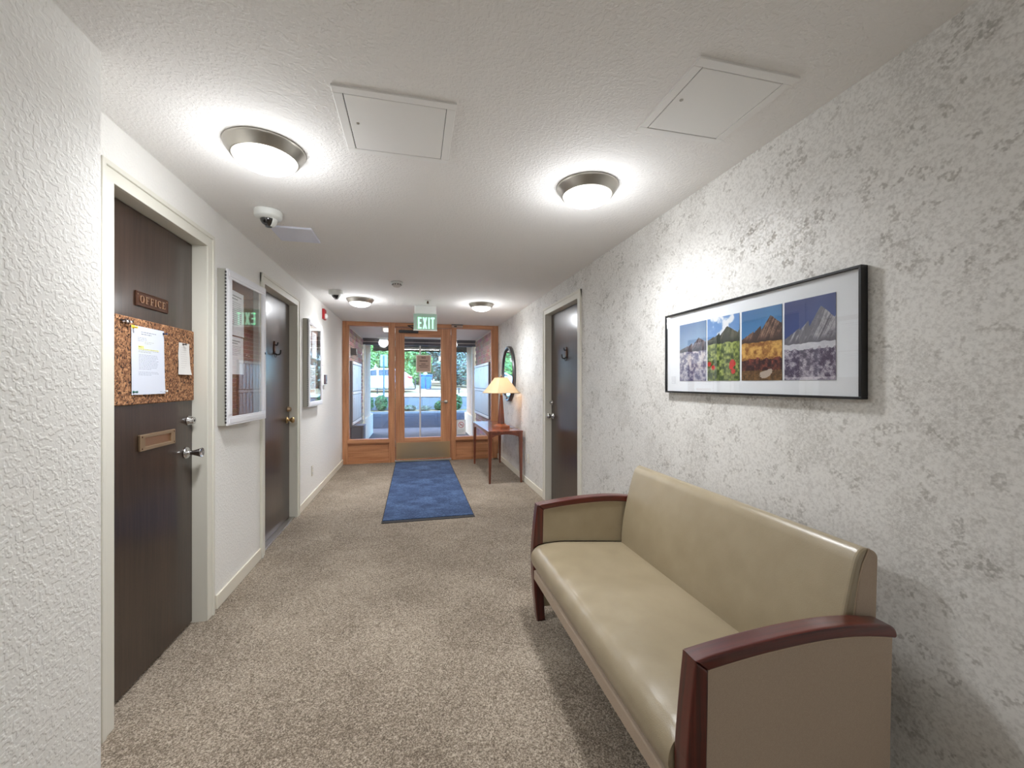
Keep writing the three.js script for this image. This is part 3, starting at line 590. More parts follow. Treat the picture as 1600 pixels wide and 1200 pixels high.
// ---------------------------------------------------------------- framed pictures
{
  const g = thing('picture_frame', 'long black frame with four mountain season photographs', 'picture'), z0 = -2.075, z1 = -1.019, y0 = 1.247, y1 = 1.680, D = 0.03, fw = 0.009;
  for (const [a, b, c, d, s] of [[z0, z1, y1 - fw, y1, 1], [z0, z1, y0, y0 + fw, 1], [z0, z0 + fw, y0 + fw, y1 - fw, 0], [z1 - fw, z1, y0 + fw, y1 - fw, 0]]) add(g, 'frame_rail', wb(1, a, b, c, d, 0.001, D, 0.0015, !!s), M.black);
  add(g, 'mat_board', wb(1, z0 + 0.005, z1 - 0.005, y0 + 0.005, y1 - 0.005, 0.012, 0.018), M.mat);
  // each print is computed: sky, ridge, foreground
  const PK = [[0.52, 0.74, 0.73], [0.60, 0.64, 0.84], [0.55, 0.74, 0.88], [0.47, 0.74, 0.88]];   // foot, peak across, peak height
  const ridge = (u, k) => {
    const [b, pk, h] = PK[k]; let r = b + 0.02;
    for (const [c, t, wl, wr] of [[pk, 1, 0.40, 0.62], [pk - 0.24, 0.62, 0.42, 0.06], [pk - 0.42, 0.44, 0.4, 0.05], [pk - 0.58, 0.28, 0.3, 0.05], [1.02, 0.74, 0.2, 0.4]]) r = Math.max(r, b + (h - b) * t * (1 - Math.abs(u - c) / (u < c ? wl : wr)));
    return r + 0.018 * (fbm(u, 0.3, 40, 4, 3, k) - 0.5);
  };
  const shot = (k) => tex(256, 384, 1, 1, (u, v) => {
    const n = fbm(u, v, 14, 20, 5, k & 3), f = vn(u * 120, v * 180, 120, 180, k & 3), r = ridge(u, k), low = PK[k][0] - 0.03 + 0.03 * fbm(u, 0.7, 10, 4, 2, k & 3);
    if (v > r) { const t = (v - r) / 0.4; let c = [[132, 164, 196], [110, 158, 214], [72, 134, 186], [52, 76, 142]][k]; c = mixc(c, [[96, 126, 166], [92, 138, 198], [48, 106, 160], [40, 56, 120]][k], clamp(t)); if (k === 1) { const cl = fbm(u, v, 5, 6, 4, 1) + 0.25 * Math.exp(-(((u - 0.62) / 0.3) ** 2) - ((v - 0.86) / 0.12) ** 2); c = mixc(c, [240, 243, 246], smooth(0.52, 0.7, cl)); } return c; }
    if (v > low) { const slab = smooth(0.40, 0.62, fbm(u - v * 0.75 + 2, v * 0.3 + 2, 26, 10, 3, k & 3) * 0.75 + n * 0.25), hi = [[150, 138, 140], [112, 108, 92], [176, 138, 112], [206, 204, 208]][k], lo = [[58, 60, 72], [46, 54, 44], [70, 48, 40], [110, 108, 118]][k]; return mixc(lo, hi, clamp(slab * 0.8 + (f - 0.5) * 0.5) * smooth(low, low + 0.1, v)); }
    if (k === 0) return mixc([74, 74, 112], [232, 226, 222], clamp(smooth(0.3, 0.7, n) * 0.75 + (f - 0.5) * 0.55 + smooth(0.12, 0.3, v) * 0.3 - 0.08));
    if (k === 1) { const fl = [[0.80, 0.26, 0.085], [0.76, 0.21, 0.06], [0.82, 0.14, 0.06], [0.07, 0.27, 0.06], [0.20, 0.21, 0.055]]; for (const [x, y, s] of fl) if (Math.hypot(u - x, (v - y) * 1.5) < s * (0.75 + 0.5 * n)) return [206 + 30 * (f - 0.5), 34, 32]; return mixc([44, 66, 26], [172, 184, 96], clamp((n - 0.5) * 2.2 + 0.42 + (f - 0.5) * 0.6 + (v - 0.2) * 0.7)); }
    if (k === 2) { if (v > 0.30 + 0.1 * (n - 0.5)) return mixc([138, 84, 34], [232, 184, 98], clamp((n - 0.5) * 2 + 0.55 + (f - 0.5) * 0.5)); const st = Math.hypot((u - 0.62) * 0.9 - (v - 0.09) * 1.2, (v - 0.09) * 2.2) < 0.14 * n + 0.06; if (st) return [196, 180, 164]; return v > 0.14 ? mixc([54, 26, 30], [160, 82, 62], clamp((n - 0.5) * 2.4 + 0.3 + (f - 0.5) * 0.6)) : mixc([64, 44, 24], [186, 140, 84], clamp(n + (f - 0.5) * 0.6 - 0.1)); }
    if (v > 0.38 + 0.08 * (n - 0.5)) return mixc([200, 202, 212], [238, 238, 242], n);
    return mixc([76, 66, 92], [222, 216, 224], clamp(smooth(0.3, 0.7, n) * 0.8 + (f - 0.5) * 0.8 - 0.05 + (v < 0.04 ? 0.5 : 0)));
  });
  const zs = [[-1.955, -1.748], [-1.739, -1.535], [-1.522, -1.319], [-1.308, -1.108]];
  const lab = ['photograph of grey mountain above frosted shrubs', 'photograph of green meadow with red poppies', 'photograph of golden autumn meadow under rocky peak', 'photograph of snowy peak under deep blue sky'];
  zs.forEach(([a, b], k) => { const q = new THREE.BoxGeometry(b - a, 0.3, 0.0016); q.rotateY(-Math.PI / 2); q.translate(wx(1, 0.0192), 1.461, (a + b) / 2); add(g, 'photograph', q, S({ map: shot(k), color: rgb(226, 226, 226), roughness: 0.5 }), lab[k]); });
  add(g, 'glass', wb(1, z0 + 0.006, z1 - 0.006, y0 + 0.006, y1 - 0.006, 0.024, 0.026), M.glassFrame);
  base(g, XR, y0, (z0 + z1) / 2);
}
{ // oval mirror
  const g = thing('oval_mirror', 'oval wall mirror in a dark pewter frame above the table', 'mirror'), z = -6.09, y = 1.44;
  const ring = wallLathe(1, [[0.335, 0], [0.352, 0.004], [0.362, 0.018], [0.366, 0.034], [0.372, 0.046], [0.386, 0.052], [0.400, 0.046], [0.406, 0.03], [0.404, 0.0], [0.335, 0]], 0.001, 0, 0, 64); ring.scale(1, 1.04, 0.96); ring.translate(0, y, z);
  add(g, 'frame', ring, M.pewter);
  const gl = wallLathe(1, [[0.0001, 0.028], [0.335, 0.028], [0.366, 0.022], [0.366, 0.002], [0.0001, 0.002]], 0.001, 0, 0, 64); gl.scale(1, 1.04, 0.96); gl.translate(0, y, z);
  const flat = gl.toNonIndexed(); flat.computeVertexNormals(); add(g, 'mirror_glass', flat, M.mirror);
  base(g, XR, y, z);
}

// ---------------------------------------------------------------- console table and lamp
const TX0 = 0.925, TX1 = 1.385, TZ0 = -6.60, TZ1 = -5.19, TY = 0.68;
{
  const g = thing('console_table', 'slim reddish wood console table against the papered wall', 'table');
  add(g, 'table_top', bx(TX0, TX1, TY - 0.024, TY, TZ0, TZ1, 0.004, false), M.table);
  for (const x of [0, 1]) for (const z of [0, 1]) {
    const q = new THREE.BoxGeometry(0.046, TY - 0.02, 0.046, 1, 8, 1), p = q.attributes.position;
    for (let i = 0; i < p.count; i++) { const t = clamp(p.getY(i) / (TY - 0.02) + 0.5), s = 0.52 + 0.48 * Math.pow(t, 0.8), ox = (x ? -1 : 1) * (1 - s) * -0.004; p.setX(i, p.getX(i) * s + (x ? 1 : -1) * (1 - s) * 0.012); p.setZ(i, p.getZ(i) * s + (z ? 1 : -1) * (1 - s) * 0.012); }
    q.computeVertexNormals(); q.translate(x ? TX1 - 0.027 : TX0 + 0.027, (TY - 0.02) / 2, z ? TZ1 - 0.027 : TZ0 + 0.027);
    add(g, 'leg', boxUV(q), M.table);
  }
  const apron = (len) => { const s = new THREE.Shape(); s.moveTo(0, 0); s.lineTo(len, 0); s.lineTo(len, -0.075); s.quadraticCurveTo(len * 0.92, -0.034, len / 2, -0.026); s.quadraticCurveTo(len * 0.08, -0.034, 0, -0.075); s.closePath(); return new THREE.ExtrudeGeometry(s, { depth: 0.02, bevelEnabled: false, curveSegments: 14 }); };
  for (const z of [TZ0 + 0.012, TZ1 - 0.032]) { const a = apron(TX1 - TX0 - 0.09); a.translate(TX0 + 0.045, TY - 0.02, z); add(g, 'apron', boxUV(a, true), M.table); }
  for (const x of [TX0 + 0.012, TX1 - 0.032]) { const a = apron(TZ1 - TZ0 - 0.09); a.rotateY(-Math.PI / 2); a.translate(x + 0.02, TY - 0.02, TZ0 + 0.045); add(g, 'apron', boxUV(a, true), M.table); }
  base(g, (TX0 + TX1) / 2, 0, (TZ0 + TZ1) / 2);
}
{
  const g = thing('table_lamp', 'wooden obelisk table lamp with a tan tapered shade', 'lamp'), x = 1.165, z = -5.53, Y = TY;
  const pyr = (w0, w1, y0, y1) => { const q = new THREE.CylinderGeometry(w1 / Math.SQRT2, w0 / Math.SQRT2, y1 - y0, 4, 1); q.rotateY(Math.PI / 4 + 0.5); const n = q.toNonIndexed(); n.computeVertexNormals(); n.translate(x, (y0 + y1) / 2, z); return n; };
  add(g, 'base', merge([pyr(0.165, 0.165, Y, Y + 0.034), pyr(0.165, 0.105, Y + 0.034, Y + 0.048), pyr(0.096, 0.078, Y + 0.048, Y + 0.062)]), M.lampWood);
  add(g, 'column', pyr(0.068, 0.026, Y + 0.062, Y + 0.45), P({ map: tableTex, roughness: 0.25, clearcoat: 0.8, clearcoatRoughness: 0.1 }));
  add(g, 'socket', (() => { const q = lathe([[0.0001, 0], [0.018, 0], [0.018, 0.012], [0.014, 0.016], [0.014, 0.055], [0.0001, 0.055]], 20); q.translate(x, Y + 0.45, z); return q; })(), M.oldBrass);
  add(g, 'bulb', (() => { const q = new THREE.SphereGeometry(0.03, 20, 14); q.scale(1, 1.25, 1); q.translate(x, Y + 0.545, z); return q; })(), S({ color: rgb(255, 246, 226), emissive: new THREE.Color(1, 0.72, 0.42), emissiveIntensity: 1.3 }));
  // square shade with cut corners, open at top and bottom
  const pts = (w, y) => { const c = w * 0.36, h = w / 2, a = []; for (const [p, q] of [[h, c], [c, h], [-c, h], [-h, c], [-h, -c], [-c, -h], [c, -h], [h, -c]]) a.push(new THREE.Vector3(p, y, q)); return a; };
  const lv = []; for (let i = 0; i <= 6; i++) { const t = i / 6; lv.push(pts(mix(0.43, 0.15, Math.pow(t, 0.92)), mix(1.165, 1.375, t))); }
  const pos = []; for (let i = 0; i < 6; i++) for (let k = 0; k < 8; k++) { const a = lv[i][k], b = lv[i][(k + 1) % 8], c = lv[i + 1][(k + 1) % 8], d = lv[i + 1][k]; for (const q of [a, c, b, a, d, c]) pos.push(q.x, q.y, q.z); }
  const sh = new THREE.BufferGeometry(); sh.setAttribute('position', new THREE.Float32BufferAttribute(pos, 3)); sh.computeVertexNormals(); sh.rotateY(0.22); sh.translate(x, 0, z);
  const shade = add(g, 'shade', sh, P({ color: rgb(208, 184, 146), roughness: 0.95, transmission: 0.15, thickness: 0, side: THREE.DoubleSide }));
  const band = (L) => { const c = new THREE.CatmullRomCurve3(L, true, 'catmullrom', 0.05), q = new THREE.TubeGeometry(c, 64, 0.004, 6, true); q.rotateY(0.22); q.translate(x, 0, z); return q; };
  add(shade, 'trim_band', band(lv[0]), S({ color: rgb(170, 140, 100), roughness: 0.9 })); add(shade, 'trim_band', band(lv[6]), S({ color: rgb(170, 140, 100), roughness: 0.9 }));
  add(g, 'harp', merge([tube([[x, Y + 0.50, z - 0.018], [x, Y + 0.56, z - 0.055], [x, Y + 0.66, z - 0.04], [x, Y + 0.70, z]], 0.0022, 20, 6), tube([[x, Y + 0.50, z + 0.018], [x, Y + 0.56, z + 0.055], [x, Y + 0.66, z + 0.04], [x, Y + 0.70, z]], 0.0022, 20, 6)]), M.oldBrass);
  add(g, 'finial', (() => { const q = lathe([[0.0001, 0], [0.012, 0.001], [0.006, 0.008], [0.011, 0.018], [0.006, 0.028], [0.0001, 0.032]], 16); q.translate(x, Y + 0.70, z); return q; })(), M.oldBrass);
  const l = new THREE.PointLight(new THREE.Color(1, 0.66, 0.36), 0.16, 0, 2); l.name = 'lamp'; l.position.set(x, Y + 0.56, z); l.castShadow = true; l.shadow.radius = 1.5; l.shadow.bias = -0.002; g.add(l);
  base(g, x, Y, z);
  const c = single('lamp_cord', tube([[x + 0.125, Y + 0.004, z + 0.03], [1.392, Y + 0.004, z + 0.12], [1.405, Y - 0.05, z + 0.16], [1.405, 0.45, -5.2], [1.40, 0.30, -5.12], [1.403, 0.325, -5.06]], 0.003, 60, 6), S({ color: rgb(196, 182, 160), roughness: 0.6 }), 'thin tan lamp cord hanging from table to the outlet', 'cord');
}

// ---------------------------------------------------------------- entrance mat
{
  const g = thing('door_mat', 'long blue ribbed entrance mat with black rubber edge', 'mat');
  add(g, 'rubber_backing', bx(-0.295, 0.575, 0, 0.006, -6.96, -3.965, 0.002), M.rubber, 'black rubber edge');
  add(g, 'blue_pile', bx(-0.287, 0.567, 0.004, 0.013, -6.93, -4.02, 0.004), M.rug);
  base(g, 0.14, 0, -5.46);
}

// ---------------------------------------------------------------- sofa
{
  const g = thing('sofa', 'tan leather two seat sofa with dark red wooden arms', 'sofa');
  const ZO = -0.85, ZI = -0.905, FO = -2.20, FI = -2.145;   // near arm outer, inner; far arm outer, inner
  // seat cushion
  const seat = new THREE.Shape(); seat.moveTo(0.66, 0.285); seat.quadraticCurveTo(0.625, 0.30, 0.617, 0.345); seat.quadraticCurveTo(0.613, 0.395, 0.655, 0.418); seat.quadraticCurveTo(0.70, 0.432, 0.80, 0.428); seat.quadraticCurveTo(1.0, 0.412, 1.17, 0.392); seat.lineTo(1.18, 0.27); seat.lineTo(0.66, 0.27); seat.closePath();
  add(g, 'seat_cushion', (() => {
    const z0 = FI + 0.002, z1 = ZI - 0.002, prof = seat.getPoints(14), n = prof.length - 1, N = 44, pos = [], idx = [];
    for (let j = 0; j <= N; j++) {
      const t = j / N, z = mix(z0, z1, t), e = Math.min(t, 1 - t) * (z1 - z0), sh = 1 - 0.5 * Math.exp(-e / 0.012);
      for (let i = 0; i < n; i++) {
        let { x, y } = prof[i]; const top = smooth(0.36, 0.42, y), mid = smooth(0.66, 0.85, x) * smooth(1.15, 1.0, x);
        y += top * (-0.010 * mid * (0.5 + 0.5 * Math.cos((t - 0.27) * 12.5)) * smooth(0.02, 0.2, Math.min(t, 1 - t)) - 0.005 * (1 - sh) * 2);
        const cr = Math.exp(-(((t - 0.30 - (x - 0.62) * 0.15) / 0.012) ** 2)) * smooth(0.80, 0.64, x) * top; y -= 0.003 * cr;
        y += top * 0.0016 * Math.sin(t * 60 + x * 9) * smooth(0.9, 0.64, x);
        pos.push(x, y, z);
      }
    }
    for (let j = 0; j < N; j++) for (let i = 0; i < n; i++) { const a = j * n + i, b = j * n + (i + 1) % n, c = a + n, d = b + n; idx.push(a, c, b, b, c, d); }
    const q = new THREE.BufferGeometry(); q.setAttribute('position', new THREE.Float32BufferAttribute(pos, 3)); q.setIndex(idx); q.computeVertexNormals();
    // ends
    const caps = new THREE.ShapeGeometry(seat, 14), c2 = caps.clone(); caps.translate(0, 0, z1); c2.scale(1, 1, -1); c2.translate(0, 0, z0);
    return merge([boxUV(q), boxUV(caps), boxUV(c2)]);
  })(), M.leather);
  add(g, 'front_rail', bx(0.632, 0.66, 0.236, 0.286, FI + 0.002, ZI - 0.002, 0.006, true), M.weave);
  add(g, 'seat_frame', bx(0.66, 1.24, 0.232, 0.272, FI + 0.002, ZI - 0.002), M.darkGrey);
  // back cushion: leather front, woven sides and rear
  const bf = new THREE.Shape(); bf.moveTo(1.15, 0.36); bf.quadraticCurveTo(1.143, 0.46, 1.170, 0.58); bf.quadraticCurveTo(1.195, 0.70, 1.224, 0.785); bf.quadraticCurveTo(1.236, 0.822, 1.262, 0.826); bf.lineTo(1.278, 0.822); bf.quadraticCurveTo(1.258, 0.80, 1.245, 0.76); bf.quadraticCurveTo(1.215, 0.62, 1.20, 0.36); bf.closePath();
  add(g, 'back_cushion', (() => {
    const q = extrudeZ(bf, -2.138, -0.912, 0.010, 3, 18); return boxUV(q);
  })(), M.leather);
  const br = new THREE.Shape(); br.moveTo(1.196, 0.36); br.quadraticCurveTo(1.212, 0.62, 1.242, 0.76); br.quadraticCurveTo(1.256, 0.80, 1.276, 0.821); br.quadraticCurveTo(1.300, 0.816, 1.305, 0.795); br.lineTo(1.285, 0.22); br.lineTo(1.20, 0.22); br.closePath();
  add(g, 'back_panel', boxUV(extrudeZ(br, -2.140, -0.910, 0.004, 2, 14)), M.weave);
  const seam = (z) => tube([[1.199, 0.37, z], [1.213, 0.60, z], [1.243, 0.76, z], [1.275, 0.823, z]], 0.0022, 30, 6);
  add(g, 'seam', seam(-0.913), M.piping); add(g, 'seam', seam(-2.137), M.piping);
  function arm(za, zb, out) {                       // za < zb; out = outer face
    // arched rail
    const top = (x) => 0.6355 + 0.026 * (1 - ((x - 1.03) / 0.375) ** 2) - (x > 1.03 ? 0.035 * ((x - 1.03) / 0.25) ** 2 * 0.45 : 0);
    const th = 0.034, r = new THREE.Shape(); r.moveTo(0.655, top(0.655) - 0.001);
    for (let i = 1; i <= 20; i++) { const x = mix(0.655, 1.262, i / 20); r.lineTo(x, top(x)); }
    r.quadraticCurveTo(1.29, top(1.262) - 0.006, 1.292, top(1.262) - th); for (let i = 20; i >= 0; i--) { const x = mix(0.690, 1.285, i / 20); r.lineTo(x, top(x) - th); }
    r.closePath();
    add(g, 'arm_rail', boxUV(extrudeZ(r, za, zb, 0.008, 4, 12), true), M.cherry, 'dark red wooden arm rail');
    const p = new THREE.Shape(); const tf = top(0.655);
    p.moveTo(0.654, tf - 0.001); p.quadraticCurveTo(0.640, 0.53, 0.630, 0.40); p.quadraticCurveTo(0.626, 0.20, 0.655, 0.0); p.lineTo(0.700, 0.0); p.quadraticCurveTo(0.684, 0.20, 0.686, 0.40); p.quadraticCurveTo(0.690, 0.53, 0.690, top(0.69) - th); p.closePath();
    add(g, 'front_leg', boxUV(extrudeZ(p, za, zb, 0.007, 4, 12)), M.cherry, 'dark red wooden front leg');
    const s = new THREE.Shape(); s.moveTo(0.684, 0.40); s.quadraticCurveTo(0.69, 0.53, 0.690, top(0.69) - th + 0.002); for (let i = 0; i <= 20; i++) { const x = mix(0.692, 1.280, i / 20); s.lineTo(x, top(x) - th + 0.002); } s.lineTo(1.274, 0.40); s.lineTo(1.268, 0.075); s.lineTo(0.690, 0.075); s.quadraticCurveTo(0.680, 0.2, 0.684, 0.40); s.closePath();
    const zm = (za + zb) / 2, near = out > 0;
    add(g, 'side_panel', boxUV(extrudeZ(s, near ? zm : za + 0.006, near ? zb - 0.006 : zm, 0.002, 2, 12)), M.weave, 'beige woven outer side panel');
    add(g, 'inner_panel', boxUV(extrudeZ(s, near ? za + 0.006 : zm, near ? zm : zb - 0.006, 0.002, 2, 12)), M.leather, 'tan leather inner arm panel');
    for (const z of [za + 0.008, zb - 0.008]) add(g, 'welt', tube([[0.690, 0.10, z], [0.684, 0.25, z], [0.6875, 0.42, z], [0.6925, 0.56, z], [0.694, top(0.694) - th - 0.004, z], [0.72, top(0.72) - th - 0.002, z], [0.82, top(0.82) - th - 0.002, z], [0.93, top(0.93) - th - 0.002, z], [1.05, top(1.05) - th - 0.002, z], [1.17, top(1.17) - th - 0.002, z], [1.275, top(1.275) - th - 0.002, z]], 0.0028, 90, 6), M.piping);
    add(g, 'rear_leg', bx(1.225, 1.265, 0, 0.08, za + 0.008, zb - 0.008, 0.003), M.cherry);
  }
  arm(ZI, ZO, 1); arm(FO, FI, -1);
  base(g, 0.96, 0, -1.525);
}

// ---------------------------------------------------------------- porch beyond the entrance
structMesh('floor_porch', bx(-1.6, 2.0, -0.14, -0.02, -11.6, -7.02), M.concrete, 'grey concrete porch floor');
structMesh('ceiling_porch', bx(-1.4, 1.7, 2.30, 2.44, -9.75, -7.12), M.ceiling, 'white porch ceiling');
function brickWall(name, side, x, label) {
  const g = struct(name, label), z0 = -9.60, z1 = -7.09;
  add(g, 'core', bx(x, x + side * 0.25, -0.02, 2.31, z0, z1), M.mortar);
  const geos = [], bl = 0.203, bh = 0.0625, j = 0.011; let row = 0;
  const proto = new THREE.BoxGeometry(0.012, bh, bl - j);
  for (let y = -0.01; y < 2.24; y += bh + j, row++) for (let z = z0 + (row % 2 ? bl / 2 : 0) + bl / 2; z < z1 - bl / 2 + 0.02; z += bl) {
    const q = proto.clone(); q.translate(x - side * (0.004 + rnd() * 0.002), y + bh / 2, z); const o = boxUV(q), c = new THREE.Color().setRGB(...[0.44, 0.28, 0.26].map((v) => v * rr(0.75, 1.2))); const a = new Float32Array(o.attributes.position.count * 3); for (let i = 0; i < a.length; i += 3) { a[i] = c.r; a[i + 1] = c.g; a[i + 2] = c.b; } o.setAttribute('color', new THREE.BufferAttribute(a, 3)); geos.push(o);
  }
  const m = add(g, 'bricks', mergeGeometries(geos), M.brickMat); m.userData.kind = 'stuff';
}
brickWall('wall_porch_left', -1, -1.105, 'red brick porch wall behind the left side light');
brickWall('wall_porch_right', 1, 1.41, 'red brick porch wall behind the right side light');
{
  const s = struct('trim_2', 'outer storefront of the porch'), z = -9.66;
  add(s, 'header_beam', bx(-1.11, 1.415, 2.155, 2.30, z - 0.12, z + 0.06, 0.004, true), M.beam);
  add(s, 'header_strip', bx(-1.11, 1.415, 2.214, 2.226, z + 0.058, z + 0.068), M.storefront);
  add(s, 'mullion', bx(0.118, 0.152, 0, 2.16, z - 0.03, z + 0.02, 0.004), M.storefront);
  add(s, 'sill', bx(-1.1, 1.405, -0.02, 0.05, z - 0.05, z + 0.03, 0.004), M.storefront);
  for (const [a, b] of [[-1.10, -1.06], [1.33, 1.40]]) add(s, 'jamb', bx(a, b, 0, 2.16, z - 0.05, z + 0.03, 0.004), M.storefront);
  for (const [a, b] of [[-1.06, 0.118], [0.152, 1.33]]) add(s, 'glass', bx(a, b, 0.05, 2.155, z - 0.004, z - 0.002), M.glass);
  const w = struct('wall_front', 'beige stucco wall and plinth of the recessed entry');
  for (const [x, sd] of [[-1.105, -1], [1.41, 1]]) {
    add(w, 'return', bx(x, x + sd * 0.5, 0.5, 3.0, -11.3, -9.73), M.stucco);
    add(w, 'plinth', bx(x - sd * 0.05, x + sd * 0.5, -0.1, 0.5, -11.4, -9.72, 0.01), M.plinth);
    add(w, 'facade', bx(x + sd * 0.25, x + sd * 14, -0.1, 9.6, -10.0, -9.7), M.stucco);
  }
  add(w, 'facade', bx(-1.4, 1.7, 2.44, 9.6, -10.0, -9.7), M.stucco, 'upper storeys above the entry');
  structMesh('ceiling_upper', bx(-14, 15, 9.4, 9.6, -9.7, 5), M.stucco, 'flat roof of the building');
}
{ // porch fluorescent fitting, seen above both side lights
  const g = thing('porch_light', 'long white fluorescent fitting on the porch ceiling', 'ceiling light'), x0 = -0.55, x1 = 0.76, z0 = -7.80, z1 = -7.58, y = 2.30;
  add(g, 'tray', bx(x0, x1, y - 0.03, y, z0, z1, 0.004), M.white);
  add(g, 'diffuser', bx(x0 + 0.02, x1 - 0.02, y - 0.075, y - 0.028, z0 + 0.01, z1 - 0.01, 0.015), S({ color: rgb(248, 248, 246), emissive: new THREE.Color(1, 0.98, 0.94), emissiveIntensity: 1.1, roughness: 0.4 }), 'glowing white diffuser');
  for (const x of [x0, x1 - 0.02]) add(g, 'end_cap', bx(x, x + 0.02, y - 0.08, y - 0.02, z0 + 0.005, z1 - 0.005, 0.006), M.white);
  const l = new THREE.RectAreaLight(new THREE.Color(1, 0.98, 0.95), 26, x1 - x0 - 0.04, z1 - z0 - 0.02); l.name = 'tube_lamp'; l.position.set((x0 + x1) / 2, y - 0.08, (z0 + z1) / 2); l.lookAt((x0 + x1) / 2, 0, (z0 + z1) / 2); g.add(l);
  base(g, (x0 + x1) / 2, y, (z0 + z1) / 2);
}
{ // mailboxes
  function bank(side, xw, z0, z1, rows, cols, y0, y1, dep, label) {
    const g = thing('mailbox_bank', label, 'mailboxes', 'mailboxes in the porch'), X = (d) => xw - side * d;
    const B = (a, b, c, d, e, f, r) => bx(Math.min(X(e), X(f)), Math.max(X(e), X(f)), c, d, a, b, r);
    add(g, 'cabinet', B(z0, z1, y0, y1, 0, dep, 0.003), M.mailBody);
    const rh = (y1 - y0 - 0.06 * (rows + 1)) / rows;
    for (let r = 0; r <= rows; r++) { const y = y0 + r * (rh + 0.06); add(g, 'trim_strip', B(z0 - 0.005, z1 + 0.005, y + 0.006, y + 0.05, dep - 0.002, dep + 0.016, 0.003), M.mailTrim); }
    const cw = (z1 - z0 - 0.02) / cols, dg = new Map();
    for (let r = 0; r < rows; r++) for (let c = 0; c < cols; c++) { const a = z0 + 0.01 + c * cw, y = y0 + 0.06 + r * (rh + 0.06); const m = add(g, 'mailbox_door', B(a + 0.010, a + cw - 0.010, y + 0.006, y + rh - 0.006, dep - 0.001, dep + 0.010, 0.002), M.mail); if (c % 5 === 2) add(m, 'lock', B(a + cw / 2 - 0.012, a + cw / 2 + 0.012, y + rh * 0.82, y + rh * 0.82 + 0.024, dep + 0.009, dep + 0.018, 0.003), M.mailTrim); }
    base(g, xw, y0, (z0 + z1) / 2);
  }
  bank(1, 1.398, -9.42, -7.62, 2, 16, 0.62, 1.70, 0.03, 'large two row bank of mailboxes on right porch wall');
  bank(-1, -1.093, -8.78, -7.62, 2, 9, 0.56, 1.69, 0.045, 'deeper two row bank of mailboxes on left porch wall');
  const b = thing('storage_bin', 'dark blue grey box standing under the left mailboxes', 'bin');
  add(b, 'body', bx(-1.085, -0.87, -0.02, 0.52, -8.0, -7.7, 0.012), M.binGrey); add(b, 'lid', bx(-1.09, -0.865, 0.52, 0.55, -8.005, -7.695, 0.008), M.binGrey); add(b, 'side_strip', bx(-0.915, -0.90, 0, 0.52, -7.703, -7.694, 0.002), M.darkGrey);
  base(b, -0.98, -0.02, -7.85);
  const l = thing('wall_lantern', 'small dark wall lantern on the left brick wall', 'wall light');
  add(l, 'back_plate', bx(-1.095, -1.08, 1.79, 1.93, -7.86, -7.76, 0.003), M.black); add(l, 'housing', bx(-1.085, -0.995, 1.80, 1.92, -7.855, -7.765, 0.008), M.darkGrey);
  base(l, -1.093, 1.86, -7.81);
  const n = thing('glint_box', 'narrow white box standing in for a sun glint at end of right mailboxes', 'glint box');  // white box put in to stand for a sun glint on the wall
  add(n, 'plate', bx(1.37, 1.398, 1.22, 1.60, -9.58, -9.48, 0.004), M.mailTrim); add(n, 'glint_face', bx(1.362, 1.372, 1.50, 1.57, -9.565, -9.495, 0.003), M.mail);
  base(n, 1.398, 1.22, -9.53);
}
{ // awning
  const g = thing('awning', 'dark green fabric awning over the entry', 'awning');
  const s = new THREE.Shape(); s.moveTo(-9.98, 2.95); s.lineTo(-11.35, 2.30); s.lineTo(-11.37, 2.33); s.lineTo(-10.0, 2.98); s.closePath();
  const c = new THREE.ExtrudeGeometry(s, { depth: 2.6, bevelEnabled: false }); c.rotateY(-Math.PI / 2); // shape x is depth
  c.translate(1.55, 0, 0); add(g, 'canopy', c, M.awning);
  const v = new THREE.Shape(); v.moveTo(-1.05, 2.31); v.lineTo(1.55, 2.31); for (let i = 0; i <= 26; i++) { const x = 1.55 - i * 0.1; v.quadraticCurveTo(x - 0.0, 2.15, x, 2.15 - (i % 2 ? 0.012 : 0)); } v.closePath();
  const vg = new THREE.ExtrudeGeometry(v, { depth: 0.006, bevelEnabled: false }); vg.translate(0, 0, -11.37); add(g, 'valance', vg, M.awning);
  base(g, 0.25, 2.3, -10.7);
}
// ---------------------------------------------------------------- street
structMesh('floor_sidewalk', bx(-30, 30, -0.3, -0.10, -13.2, -9.9), M.concrete, 'concrete sidewalk along the building');
structMesh('floor_street', bx(-40, 40, -0.4, -0.16, -18.6, -13.2), M.asphalt, 'grey asphalt street');
structMesh('floor_gutter', bx(-40, 40, -0.4, -0.155, -20.2, -18.6), M.asphalt, 'darker far edge of the street');
structMesh('trim_3', bx(-40, 40, -0.3, -0.06, -20.32, -20.2, 0.02), M.concrete, 'far concrete kerb');
structMesh('floor_bed', bx(-40, 40, -0.3, -0.065, -21.6, -20.32), M.dirt, 'planting bed below the low wall');
structMesh('floor_slope', (() => { const s = new THREE.Shape(); s.moveTo(-21.8, -0.3); s.lineTo(-21.8, 0.62); s.lineTo(-26, 0.72); s.lineTo(-60, 1.6); s.lineTo(-60, -0.3); s.closePath(); const e = new THREE.ExtrudeGeometry(s, { depth: 90, bevelEnabled: false }); e.rotateY(-Math.PI / 2); e.translate(45, 0, 0); return boxUV(e); })(), M.dirt, 'dry grassy ground rising beyond the low wall');
{
  const w = struct('wall_retaining', 'low grey block wall across the street');
  for (let i = -8; i < 9; i++) { add(w, 'panel', bx(i * 1.5 + 0.4, i * 1.5 + 1.888, -0.1, 0.60, -21.8, -21.6, 0.01), M.concrete); add(w, 'cap', bx(i * 1.5 + 0.4, i * 1.5 + 1.895, 0.60, 0.74, -21.9, -21.55, 0.012), M.kerb); }
}
